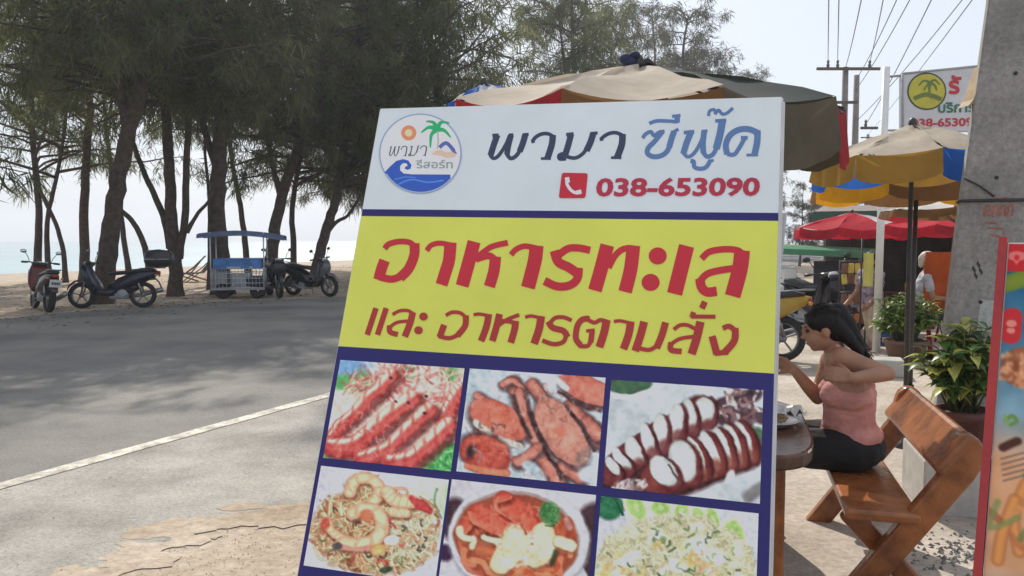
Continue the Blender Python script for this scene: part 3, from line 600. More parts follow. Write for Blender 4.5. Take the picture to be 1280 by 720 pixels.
def p_squid(p):
    p.C += p.noise(120, 9, 1)[:, None]
    p.ellipse(170, 90, 130, 62, (196, 208, 220), -6, .1); p.ellipse(170, 80, 112, 50, (78, 114, 88), -6, .15, edge=(60, 96, 74)); p.stroke([(90, 150), (230, 150), (330, 80)], 10, (206, 214, 226), soft=8)
    p.stroke([(760, 640), (850, 580)], 60, (120, 120, 128), soft=20)
    for pts, w_ in (([(600, 200), (700, 160), (800, 130)], 70), ([(640, 260), (740, 230), (830, 250)], 60), ([(700, 200), (760, 290)], 50)): p.stroke(pts, w_, (82, 62, 74), soft=16)
    p.scatter(34, in_ell(710, 190, 120, 80), [(76, 58, 70), (120, 92, 100), (200, 205, 210), (150, 110, 112)], 80, 16, .3, seed=3); p.ellipse(800, 340, 40, 40, (84, 120, 92), 0, .5)
    p.stroke([(70, 540), (180, 452), (310, 372), (420, 296), (520, 222)], 168, (70, 36, 44), soft=22); p.stroke([(80, 520), (180, 440), (310, 356), (430, 280), (530, 215)], 150, (122, 56, 62), edge=(94, 42, 50), soft=10)
    for x, y, r_, h_, rt in ((545, 220, 50, 72, -14), (470, 250, 34, 92, -10), (400, 285, 44, 106, 6), (330, 330, 34, 100, -4), (262, 370, 34, 96, -16), (195, 420, 34, 90, -26), (130, 465, 32, 80, -34), (85, 500, 26, 62, -38)):
        p.ellipse(x + 16, y + 12, r_ + 6, h_ + 4, (80, 36, 44), rt, .2); p.ellipse(x + 8, y + 6, r_, h_, (122, 62, 66), rt, .15, edge=(98, 48, 54)); p.ellipse(x - 5, y - 10, r_ * .98, h_ * .90, (200, 210, 212), rt, .18, edge=(168, 180, 186)); p.ellipse(x + 16, y + 62, r_ * .9, h_ * .36, (118, 60, 62), rt, .7, a=.85)
    p.stroke([(280, 580), (430, 545), (570, 490), (740, 420)], 185, (70, 38, 42), soft=26); p.stroke([(300, 560), (430, 525), (570, 470), (730, 405)], 165, (136, 66, 60), edge=(106, 46, 48), soft=10); p.ellipse(570, 520, 90, 36, (150, 92, 66), -16, .6)
    for x, y, r_, h_, rt in ((745, 372, 38, 112, -22), (690, 390, 40, 116, -20), (640, 405, 34, 112, -20), (578, 425, 40, 116, -20), (512, 450, 34, 108, -24), (440, 478, 66, 112, -18), (340, 528, 62, 92, -38)):
        big_ = r_ > 55
        p.ellipse(x + 20, y + 4, r_ + 8, h_ + 8, (78, 36, 42), rt, .2); p.ellipse(x + 12, y + 2, r_ + 4, h_ + 4, (134, 62, 60), rt, .12, edge=(104, 46, 48)); p.ellipse(x - (2 if big_ else 6), y - 10, r_ * (.96 if big_ else .80), h_ * (.95 if big_ else .92), (202, 212, 214), rt, .14, edge=(170, 184, 190))
        if not big_: p.ellipse(x + 16, y + 70, r_ * .95, h_ * .38, (138, 76, 64), rt, .7, a=.85)
    p.stroke([(360, 480), (425, 580)], 10, (90, 70, 80), soft=8)
    p.ellipse(670, 545, 22, 34, (200, 212, 226), 20, .5); p.scatter(16, in_ell(180, 590, 90, 24), [(205, 205, 214), (150, 120, 120)], 40, 14, seed=4)
    p.C += p.noise(30, 10, 5)[:, None]
def p_noodles(p):
    p.C += p.noise(140, 8, 1)[:, None]
    p.ellipse(830, 210, 150, 110, (200, 212, 198), 20, .5); p.stroke([(880, 180), (865, 260), (900, 360)], 14, (110, 150, 120), soft=10); p.stroke([(930, 170), (910, 260), (930, 330)], 40, (176, 205, 178), soft=10)
    p.ellipse(480, 450, 375, 255, (150, 112, 84), 8, .18); p.ellipse(420, 190, 120, 110, (170, 130, 100), 0, .3)
    C_ = [(202, 168, 128), (226, 204, 164), (176, 116, 82), (212, 150, 110), (156, 98, 70), (214, 190, 150), (190, 196, 156), (232, 218, 190)]
    p.scatter(520, in_ell(480, 450, 385, 250), C_, 95, 15, .35, seed=2, edge=.72); p.scatter(70, in_ell(420, 190, 110, 90), C_, 70, 14, .35, seed=3, edge=.72); p.scatter(110, in_ell(720, 470, 160, 170), [(216, 222, 200), (196, 204, 176), (205, 165, 130)], 110, 13, .3, seed=7, edge=.75)
    p.scatter(44, in_ell(470, 470, 340, 210), [(96, 120, 78), (70, 60, 62), (180, 60, 60)], 36, 13, seed=5)
    for pts, w_ in (([(330, 200), (380, 120), (480, 130), (520, 200), (480, 255)], 72), ([(560, 200), (620, 250), (720, 262)], 84), ([(600, 320), (680, 330)], 60), ([(190, 380), (230, 450), (300, 500)], 56), ([(360, 330), (440, 300), (520, 340), (530, 440), (470, 510), (380, 520), (290, 520)], 88)):
        p.stroke([(x + 6, y + 14) for x, y in pts], w_ + 8, (130, 84, 66), soft=18, a=.8); p.stroke(pts, w_, (232, 202, 166), edge=(206, 138, 112), soft=9, stripes=5, stripe_col=(214, 160, 130))
    p.ellipse(445, 345, 44, 40, (208, 112, 82), 10, .5); p.stroke([(300, 545), (380, 556), (470, 545)], 34, (214, 140, 128), soft=12); p.ellipse(790, 290, 66, 36, (196, 72, 74), 30, .3, edge=(160, 50, 56)); p.stroke([(720, 240), (760, 290)], 34, (190, 66, 70), soft=10)
    p.ellipse(595, 498, 44, 32, (224, 216, 198), 0, .2); p.ellipse(515, 555, 50, 36, (216, 178, 118), -20, .25, edge=(190, 140, 86)); p.ellipse(185, 395, 26, 40, (190, 82, 70), 0, .5); p.ellipse(260, 540, 36, 24, (90, 84, 92), 0, .5); p.ellipse(560, 680, 36, 22, (60, 84, 60), -10, .4)
    p.C += p.noise(20, 12, 5)[:, None]
def p_soup(p):
    p.C += p.noise(120, 7, 1)[:, None]
    p.ellipse(130, 330, 120, 150, (74, 52, 64), 0, .3); p.ellipse(1090, 520, 170, 300, (72, 50, 60), 0, .15); p.ellipse(60, 560, 60, 60, (66, 44, 76), 0, .4)
    p.ellipse(330, 800, 300, 250, (186, 192, 210), 0, .06); p.ellipse(800, 800, 260, 260, (184, 190, 208), 0, .06)
    p.ellipse(575, 480, 490, 400, (150, 152, 172), 6, .08); p.ellipse(573, 462, 486, 385, (198, 202, 216), 6, .03, edge=(186, 190, 206)); p.ellipse(560, 462, 442, 328, (156, 140, 142), 8, .04); p.ellipse(556, 472, 430, 312, (180, 92, 64), 8, .05, edge=(150, 72, 54))
    p.scatter(90, in_ell(560, 520, 380, 250), [(206, 120, 84), (150, 66, 48), (214, 146, 104), (190, 86, 58)], 110, 34, .3, seed=2)
    for pts, w_ in (([(180, 400), (240, 330), (310, 270)], 90), ([(300, 300), (420, 350), (520, 400)], 150), ([(470, 210), (580, 280), (690, 350)], 150), ([(640, 330), (690, 420)], 110), ([(430, 190), (500, 170)], 50)):
        p.stroke([(x + 10, y + 22) for x, y in pts], w_ + 14, (120, 44, 38), soft=24, a=.8); p.stroke(pts, w_, (206, 92, 72), edge=(176, 64, 56), side=(220, 120, 96), soft=12)
    p.stroke([(330, 450), (420, 480), (450, 530)], 70, (92, 52, 44), soft=18); p.stroke([(300, 540), (400, 560)], 90, (196, 108, 72), edge=(160, 80, 60), soft=12)
    for pts, w_ in (([(165, 390), (190, 450), (260, 470), (250, 520)], 46), ([(330, 450), (440, 480)], 40), ([(540, 430), (540, 540), (450, 630)], 150), ([(740, 420), (760, 520), (680, 590)], 150), ([(850, 480), (940, 510)], 76)):
        p.stroke([(x, y + 14) for x, y in pts], w_ + 10, (150, 100, 74), soft=20, a=.8); p.stroke(pts, w_, (216, 212, 188), edge=(196, 182, 150), soft=12)
    p.scatter(80, in_ell(610, 530, 190, 95), [(230, 226, 208), (188, 184, 156), (202, 186, 152), (214, 210, 186)], 80, 16, .4, seed=6, soft=8, a=.6); p.scatter(60, in_ell(470, 320, 240, 110), [(226, 130, 104), (170, 60, 50), (214, 104, 80)], 60, 14, .3, seed=26, soft=9, a=.45)
    p.ellipse(790, 290, 72, 82, (70, 128, 76), -20, .4, edge=(96, 150, 100)); p.scatter(24, in_ell(795, 290, 60, 70), [(54, 112, 62), (100, 156, 98)], 40, 14, seed=8); p.stroke([(800, 640), (830, 550)], 34, (70, 76, 52), soft=14); p.stroke([(900, 330), (930, 390)], 40, (180, 130, 126), soft=14)
    p.C += p.noise(34, 9, 5)[:, None]
def p_rice(p):
    p.C += p.noise(140, 7, 1)[:, None]
    p.ellipse(150, 190, 110, 90, (50, 122, 88), 0, .25, edge=(36, 100, 72)); p.stroke([(190, 130), (250, 250)], 16, (30, 84, 60), soft=10)
    for x, y, rx, ry, rt in ((330, 190, 70, 110, -30), (500, 195, 80, 60, 10), (650, 220, 66, 70, 20), (780, 270, 50, 105, -28), (870, 270, 46, 96, -24), (1010, 370, 78, 110, -24)):
        p.ellipse(x, y, rx, ry, (206, 222, 180), rt, .08); p.ellipse(x + 3, y, rx * .78, ry * .8, (146, 190, 106), rt, .15, edge=(164, 204, 124)); p.ellipse(x + 3, y, rx * .25, ry * .3, (176, 208, 146), rt, .6)
    p.ellipse(600, 640, 560, 400, (186, 186, 156), 0, .04)
    p.scatter(900, in_ell(600, 640, 560, 400, 230), [(208, 208, 180), (222, 220, 202), (190, 194, 160), (176, 172, 136), (214, 206, 168), (198, 206, 186)], 52, 20, .12, seed=2, edge=.8)
    p.scatter(34, in_ell(620, 600, 460, 320, 300), [(222, 224, 216), (214, 216, 204)], 60, 62, .2, seed=5, soft=14)
    p.scatter(75, in_ell(600, 600, 480, 340, 280), [(96, 128, 84), (70, 96, 74), (120, 150, 100)], 40, 16, .3, seed=3); p.scatter(44, in_ell(500, 640, 420, 200, 420), [(206, 180, 110), (196, 166, 112), (208, 158, 132)], 44, 26, .3, seed=4)
    p.C += p.noise(24, 12, 5)[:, None]
M_print = print_mat('printed_photograph')
def panel(name, lab, cn, S, off, fn, bgc, vmax=None, nu=150, nv=130):
    c_ = [uv_of(*c) for c in cn]; u0 = (c_[0][0] + c_[3][0]) / 2; u1 = (c_[1][0] + c_[2][0]) / 2; v0 = (c_[0][1] + c_[1][1]) / 2; v1 = vmax or (c_[2][1] + c_[3][1]) / 2
    U, V = np.meshgrid(np.linspace(u0, u1, nu), np.linspace(v0, v1, nv)); U, V = U.ravel(), V.ravel()
    px, py = px_of(U, V); p = Paint((px - off[0]) * S, (py - off[1]) * S, bgc); wx = p.noise(80, 6, 21) + p.noise(22, 1.6, 22); wy = p.noise(80, 6, 23) + p.noise(22, 1.6, 24); p.X = p.X + wx; p.Y = p.Y + wy; fn(p)
    col = np.ones((len(U), 4), np.float32); col[:, :3] = np.clip(lin(np.clip((p.C * .82 + p.C.mean(1, keepdims=True) * .18 - 128) * 1.05 + 118, 8, 245)) / WHITE_OBS * np.array([.73, .79, .87]), .004, .88)
    me = bpy.data.meshes.new(name); i = np.arange(nu * nv).reshape(nv, nu)
    F = np.stack([i[:-1, :-1], i[1:, :-1], i[1:, 1:], i[:-1, 1:]], -1).reshape(-1, 4)
    me.from_pydata(np.stack([U, np.full_like(U, -.002), -V], 1).tolist(), [], F.tolist())
    at_ = me.color_attributes.new('print', 'FLOAT_COLOR', 'POINT'); at_.data.foreach_set('color', col.ravel()); me.materials.append(M_print)
    o = bpy.data.objects.new(name, me); COL.objects.link(o); o.parent = sign; o['label'] = lab; return (u0, v0, u1, v1)
VR2 = 1.365
panel('food_photo', 'photograph of grilled red prawns', [(425.6, 450.7), (581, 460), (564, 588.4), (404.4, 573.3)], 4.5, (400, 440), p_prawns, (206, 200, 196))
panel('food_photo', 'photograph of steamed orange crabs', [(587, 460.6), (757.7, 472.4), (745.2, 607.7), (571.2, 589.3)], 4.235, (570, 450), p_crabs, (176, 196, 212))
panel('food_photo', 'photograph of sliced grilled squid', [(763, 475.5), (955, 487), (948.8, 631.3), (755, 607.5)], 4.0, (745, 460), p_squid, (178, 192, 206))
panel('food_photo', 'photograph of fried noodles with shrimps', [(401.2, 583.5), (560.3, 598.2), (545, 734), (379, 714)], 4.965, (370, 575), p_noodles, (190, 196, 216), VR2, 190, 160)
panel('food_photo', 'photograph of red crab soup in a white bowl', [(567, 600.8), (743.6, 617), (736, 750), (546.8, 720)], 5.538, (545, 590), p_soup, (188, 190, 206), VR2)
panel('food_photo', 'photograph of fried rice with lime slices', [(751.2, 619.8), (948, 642.2), (946, 720), (743.6, 720)], 5.565, (735, 600), p_rice, (186, 192, 212), VR2, 190, 160)

# ------------------------------------------------------------------ motorcycles
def mbox(b, c, size, rot=None, bev=.02, mi=0): return b.box(c, size, rot, mi, bev)
def loft(b, secs, n=14, mi=0, power=2.6):
    """body panels: superellipse sections (x, z centre, half width y, half height z) joined along x"""
    V = []
    for x, zc, hw, hh in secs:
        for j in range(n):
            a_ = 2 * math.pi * j / n; c, s = math.cos(a_), math.sin(a_)
            V.append((x, hw * math.copysign(abs(c) ** (2 / power), c), zc + hh * math.copysign(abs(s) ** (2 / power), s)))
    k = len(secs); F = [[i * n + j, i * n + (j + 1) % n, (i + 1) * n + (j + 1) % n, (i + 1) * n + j] for i in range(k - 1) for j in range(n)] + [list(range(n))[::-1], list(range((k - 1) * n, k * n))]
    return b.add(V, F, mi, True)
def lathe_y(b, prof, c, n=24, mi=0, closed=False): return b.lathe(prof, n, Matrix.Translation(Vector(c)) @ Matrix.Rotation(R(90), 4, 'X'), mi, True, closed)
M_glass = mat('lamp_lens', (.6, .6, .6), .12, .05, 8); M_tail = mat('red_lens', (.35, .02, .02), .2, .1, 8); M_mirror = mat('mirror_glass', (.7, .75, .8), .06, .03, 3, metal=1.0)
M_plate = mat('number_plate_white', (.7, .7, .7), .5, .08, 12)
def wheel(root, x, rr=.275, tw=.05):
    b = MB(); prof = [(rr - .09, -tw * .7), (rr - .03, -tw), (rr - .008, -tw * .6), (rr, 0), (rr - .008, tw * .6), (rr - .03, tw), (rr - .09, tw * .7)]
    lathe_y(b, prof, (x, 0, rr), 30); t = b.build('wheel', M_rubber, root)
    b = MB(); lathe_y(b, [(rr - .072, -.028), (rr - .072, .028), (rr - .095, .022), (rr - .095, -.022)], (x, 0, rr), 30, closed=True)
    for k in range(5):
        a_ = 2 * math.pi * k / 5 + .3; c, s = math.cos(a_), math.sin(a_)
        b.beam((x + .03 * c, 0, rr + .03 * s), (x + (rr - .085) * c, 0, rr + (rr - .085) * s), .022, .03, up=(0, 1, 0), bev=.005)
    lathe_y(b, [(.001, -.05), (.045, -.05), (.05, 0), (.045, .05), (.001, .05)], (x, 0, rr), 16); b.build('rim', M_alloy, t); return t
def scooter(loc, heading, label, body, accent, seatm=None, topbox=False, basket=False, plate=True, lean=0.10, windscreen=False, name='parked_motorcycle'):
    """step-through motorcycle, front towards local +X"""
    r_ = empty(name, loc, heading, label, 'motorcycle', 'motorcycles parked by the roadside'); r_.rotation_euler = (lean, 0, heading)
    seatm = seatm or M_black
    wheel(r_, .64, .28, .052); wheel(r_, -.60, .28, .066)
    b = MB()                                                              # tail, under-seat body and floor
    loft(b, [(-.95, .77, .03, .02), (-.84, .73, .09, .075), (-.62, .67, .145, .13), (-.35, .58, .17, .18), (-.10, .47, .16, .17), (.08, .40, .14, .11)]); 
    loft(b, [(-.05, .34, .15, .10), (.10, .32, .16, .08), (.28, .33, .16, .08), (.40, .44, .12, .12)])
    loft(b, [(-.52, .46, .09, .07), (-.30, .42, .115, .12), (.0, .36, .11, .10), (.16, .34, .09, .06)])
    b.build('body', body, r_)
    b = MB(); loft(b, [(.26, .44, .18, .08), (.36, .56, .22, .12), (.46, .72, .21, .15), (.50, .86, .17, .10), (.44, .95, .11, .05)]); loft(b, [(.36, .56, .14, .12), (.50, .64, .16, .18), (.62, .76, .14, .14), (.62, .88, .10, .08), (.56, .96, .07, .03)])
    b.build('front_fairing', accent, r_)
    b = MB(); loft(b, [(.36, .55, .03, .02), (.44, .61, .06, .02), (.60, .62, .065, .018), (.78, .58, .065, .018), (.90, .48, .05, .015), (.93, .40, .03, .01)]); b.build('front_mudguard', accent, r_)
    b = MB(); loft(b, [(-.66, .72, .04, .012), (-.80, .68, .07, .014), (-.92, .56, .07, .014), (-.98, .42, .06, .012)]); b.build('rear_mudguard', M_black, r_)
    b = MB(); loft(b, [(-.86, .815, .08, .02), (-.70, .815, .13, .045), (-.45, .79, .14, .05), (-.28, .765, .13, .04), (.0, .745, .12, .045), (.08, .72, .09, .03)]); b.build('seat', seatm, r_)
    b = MB()
    for y in (-.075, .075):
        MB().tube([(.64, y, .28), (.56, y, .55), (.49, y * .8, .78)], .02, 8).build('fork_leg', M_chrome, r_); MB().tube([(-.60, y * 1.25, .30), (-.50, y * 1.25, .62)], .022, 8).build('shock_absorber', M_chrome, r_)
    b = MB(); mbox(b, (-.12, 0, .27), (.40, .20, .16), bev=.05); lathe_y(b, [(.001, -.13), (.10, -.13), (.11, -.09), (.11, .09), (.10, .13), (.001, .13)], (-.20, 0, .30), 16); b.tube([(-.60, -.10, .28), (-.2, -.10, .26)], .04, 8); b.build('engine', M_grey, r_)
    b = MB(); b.tube([(-.05, -.14, .22), (-.35, -.17, .24), (-.55, -.18, .30), (-.95, -.19, .40)], [.02, .025, .05, .055], 10); b.build('exhaust', M_chrome, r_)
    b = MB(); b.tube([(.40, -.34, .98), (.44, -.20, .99), (.47, 0, .96), (.44, .20, .99), (.40, .34, .98)], .014, 8); mbox(b, (.48, 0, .955), (.14, .30, .09), bev=.04)
    for s in (-1, 1): b.tube([(.40, s * .36, .98), (.40, s * .24, .985)], .022, 8); b.tube([(.46, s * .20, .99), (.47, s * .33, 1.0)], .006, 5)
    b.build('handlebar', M_black, r_)
    for s in (-1, 1):
        b = MB(); b.tube([(.45, s * .20, .99), (.44, s * .24, 1.10), (.43, s * .30, 1.19)], .007, 6); b.ell((.425, s * .33, 1.21), (.018, .062, .040), 14, 8); mo = b.build('mirror', M_black, r_)
        b = MB(); b.ell((.412, s * .33, 1.21), (.008, .052, .032), 12, 6); b.build('mirror_glass', M_mirror, mo)
    b = MB(); b.ell((.555, 0, .955), (.045, .085, .055)); b.build('headlight', M_glass, r_)
    b = MB(); b.ell((-.93, 0, .745), (.03, .07, .035)); b.build('tail_light', M_tail, r_)
    for s in (-1, 1): b = MB(); b.ell((-.90, s * .13, .70), (.03, .025, .025)); b.build('indicator', mat('amber_lens', (.6, .22, .02), .25, .1, 8), r_)
    b = MB(); b.tube([(-.05, .12, .20), (-.12, .22, .01)], .012, 6); b.tube([(-.3, -.2, .26), (-.3, .2, .26)], .012, 6); b.build('kick_stand', M_chrome, r_)
    b = MB(); b.tube([(-.55, .10, .84), (-.85, .11, .87), (-.97, .07, .87), (-.97, -.07, .87), (-.85, -.11, .87), (-.55, -.10, .84)], .013, 6); b.build('grab_rail', M_chrome, r_)
    if plate: b = MB(); mbox(b, (-1.0, 0, .60), (.008, .22, .16), (0, R(-18), 0), .003); pl = b.build('number_plate', M_plate, r_); b = MB(); [mbox(b, (-1.008 - .0, y, .60), (.004, .02, .05), (0, R(-18), 0), .001) for y in (-.06, -.03, .0, .03, .06)]; b.build('plate_marks', M_black, pl)
    if topbox:
        b = MB(); loft(b, [(-1.20, 1.06, .17, .11), (-1.15, 1.06, .23, .17), (-.94, 1.06, .26, .20), (-.72, 1.06, .24, .18), (-.66, 1.06, .18, .11)], 18, 0, 3.5); tb_ = b.build('top_box', M_black, r_)
        b = MB(); mbox(b, (-.93, 0, 1.03), (.50, .515, .018), bev=.008); b.build('box_seam', M_grey, tb_); b = MB(); mbox(b, (-.89, 0, .868), (.3, .2, .03), bev=.01); b.build('box_rack', M_chrome, r_)
    if basket:
        b = MB()
        for z in (.62, .72, .82): b.tube([(.60, -.15, z), (.84, -.13, z), (.84, .13, z), (.60, .15, z), (.60, -.15, z)], .006, 5)
        for y in (-.15, -.09, -.03, .03, .09, .15): b.tube([(.60, y, .62), (.60, y, .84)], .004, 4); b.tube([(.84, y * .87, .62), (.84, y * .87, .82)], .004, 4)
        b.build('basket', M_black, r_)
    if windscreen: b = MB(); loft(b, [(.50, 1.00, .13, .012), (.46, 1.10, .12, .012), (.40, 1.20, .08, .01)]); b.build('windscreen', mat('smoked_screen', (.06, .07, .08), .15, .1, 6), r_)
    r_.scale = (1.07, 1.07, 1.07); return r_
M_bluep = mat('dark_blue_enamel', (.009, .011, .024), .25, .15, 6); M_bluea = mat('silver_blue_enamel', (.05, .056, .085), .25, .15, 6)
M_redp_ = mat('dull_red_enamel', (.13, .022, .02), .3, .2, 6); M_blk = mat('black_enamel', (.015, .015, .018), .22, .1, 6); M_silv = mat('silver_enamel', (.10, .105, .11), .3, .12, 6); M_yelp = mat('yellow_enamel', (.40, .25, .025), .3, .1, 6)
p = gnd(142, 385); scooter(p, R(180 + 9), 'dark blue step-through motorcycle with black top box under the thick leaning tree', M_bluep, M_bluea, topbox=True, plate=False)
p = gnd(52, 388); scooter(p, R(132), 'dull red and black motorcycle with white number plate showing its rear at the far left', M_blk, M_redp_, basket=True)
p = gnd(389, 370); scooter(p, R(-28), 'black scooter with dark grey front parked right of the blue roofed cart', M_blk, M_silv, plate=False)

# ------------------------------------------------------------------ blue roofed sidecar vending cart
p = gnd(303, 372); ct = empty('vending_cart', (p.x, p.y, 0), R(12), 'blue roofed vending sidecar with grey wire cage sides under the trees', 'food cart')
M_cb = mat('faded_blue_paint', (.06, .20, .50), .5, .25, 5); M_roofb = mat('blue_tarpaulin', (.16, .21, .38), .6, .2, 4, trans=.25); M_cage = mat('galvanised_wire', (.55, .58, .62), .45, .15, 12, metal=.3)
b = MB(); V = []; nx, ny = 12, 6
for i in range(nx + 1):
    for j in range(ny + 1):
        x = -1.05 + 2.2 * i / nx; y = -.55 + 1.1 * j / ny; V.append((x, y, 1.74 + .10 * math.sin(math.pi * i / nx) - .05 * (2 * j / ny - 1) ** 2 - .06 * (i / nx)))
F = [[i * (ny + 1) + j, (i + 1) * (ny + 1) + j, (i + 1) * (ny + 1) + j + 1, i * (ny + 1) + j + 1] for i in range(nx) for j in range(ny)]
b.add(V, F, 0, True)
for j in (0, ny):
    rowv = [V[i * (ny + 1) + j] for i in range(nx + 1)]; b.add(rowv + [(x, y, z - .09) for x, y, z in rowv], [[i, i + 1, nx + 2 + i, nx + 1 + i] for i in range(nx)])
b.build('roof', M_roofb, ct)
for x, y in ((-.72, -.5), (.62, -.5), (-.72, .5), (.62, .5)): b = MB(); b.tube([(x, y, .25), (x, y, 1.76)], .018, 8); b.build('post', M_cage, ct)
b = MB(); mbox(b, (-.05, -.515, .92), (1.22, .03, .24), bev=.008); mbox(b, (-.05, .515, .92), (1.22, .03, .24), bev=.008); mbox(b, (-.05, 0, 1.05), (1.24, 1.0, .03), bev=.008); b.build('counter', M_cb, ct)
b = MB(); mbox(b, (-.05, 0, .26), (1.36, 1.04, .05), bev=.01); b.build('floor', M_grey, ct)
b = MB()
for y in (-.52, .52):
    for k in range(15): x = -.70 + k * 1.3 / 14; b.tube([(x, y, .28), (x, y, .80)], .006, 4)
    for z in (.30, .42, .55, .68, .80): b.tube([(-.72, y, z), (.62, y, z)], .010, 5)
for x in (-.72, .62):
    for k in range(10): y = -.5 + k / 9.0; b.tube([(x, y, .28), (x, y, .8)], .006, 4)
b.build('cage_side', M_cage, ct)
b = MB(); mbox(b, (-.5, -.3, .50), (.34, .3, .42), bev=.02); b.build('storage_box', mat('grey_foam_box', (.35, .36, .40), .7, .2, 6), ct); b = MB(); mbox(b, (.32, -.2, .45), (.4, .4, .3), bev=.03); b.build('storage_box', M_black, ct)
b = MB(); mbox(b, (.02, -.25, .48), (.5, .3, .36), bev=.02); mbox(b, (-.15, -.535, .83), (.34, .008, .05), bev=.002); mbox(b, (.3, -.535, .83), (.10, .008, .07), bev=.002); b.build('cool_box', mat('dull_white_box', (.42, .44, .47), .6, .2, 6), ct)
for x, y in ((-.45, -.42), (-.45, .45), (.45, -.42)):
    b = MB(); lathe_y(b, [(.12, -.03), (.19, -.045), (.215, 0), (.19, .045), (.12, .03), (.03, .03), (.03, -.03)], (x, y, .215), 20, closed=True); b.build('wheel', M_rubber, ct)
mp_ = gnd(343, 371); mp_.z = 0; scooter(mp_, R(-62), 'black motorcycle coupled to the right end of the blue roofed cart', M_blk, M_blk, plate=False, lean=0)

# ------------------------------------------------------------------ folded beach chairs behind the trees
for k, (px, py, rz) in enumerate(((236, 352, .4), (250, 352, .6))):
    q = gnd(px, py); q.z = 0
    r_ = empty('beach_chair', q, rz, ('dark reclined beach chair right beside the forked casuarina foot', 'dark reclined beach chair nearer the cart, in front of the bright sea')[k], 'beach chair', 'beach chairs behind the trees')
    b = MB(); b.beam((-.5, 0, .30), (.1, 0, .34), .55, .03, bev=.01); b.beam((.1, 0, .34), (.55, 0, .92), .55, .03, bev=.01); b.build('canvas', mat('dark_canvas', (.05, .05, .06), .8, .2, 8), r_)
    for y in (-.29, .29): b = MB(); b.tube([(-.55, y, 0), (.15, y, .50), (.6, y, .95)], .018, 6); b.tube([(-.5, y, .32), (.35, y, 0)], .018, 6); b.build('side_frame', M_wood, r_)

# ------------------------------------------------------------------ market parasols
def cloth(name, c, rough=.8, tr=.35, var=.14): return mat(name, c, rough, var, 3.5, .1, 30, trans=tr, spec=.1)
C_cream = cloth('cream_canvas', (.56, .49, .40)); C_red = cloth('red_canvas', (.36, .035, .045)); C_green = cloth('dark_green_canvas', (.045, .065, .060), tr=.15); C_blue = cloth('blue_canvas', (.03, .13, .50)); C_yel = cloth('yellow_canvas', (.62, .36, .03)); C_brown = cloth('brown_canvas', (.20, .105, .045)); C_oli = cloth('olive_canvas', (.105, .09, .065), tr=.12); C_white = cloth('white_canvas', (.66, .64, .62)); C_or = cloth('orange_canvas', (.72, .34, .02)); C_pink = cloth('bright_red_canvas', (.55, .03, .05)); C_gry = cloth('grey_canvas', (.045, .055, .052), tr=.10); C_must = cloth('mustard_canvas', (.36, .21, .045), tr=.3)
M_pole = mat('dark_pole_paint', (.035, .03, .028), .5, .2, 8)
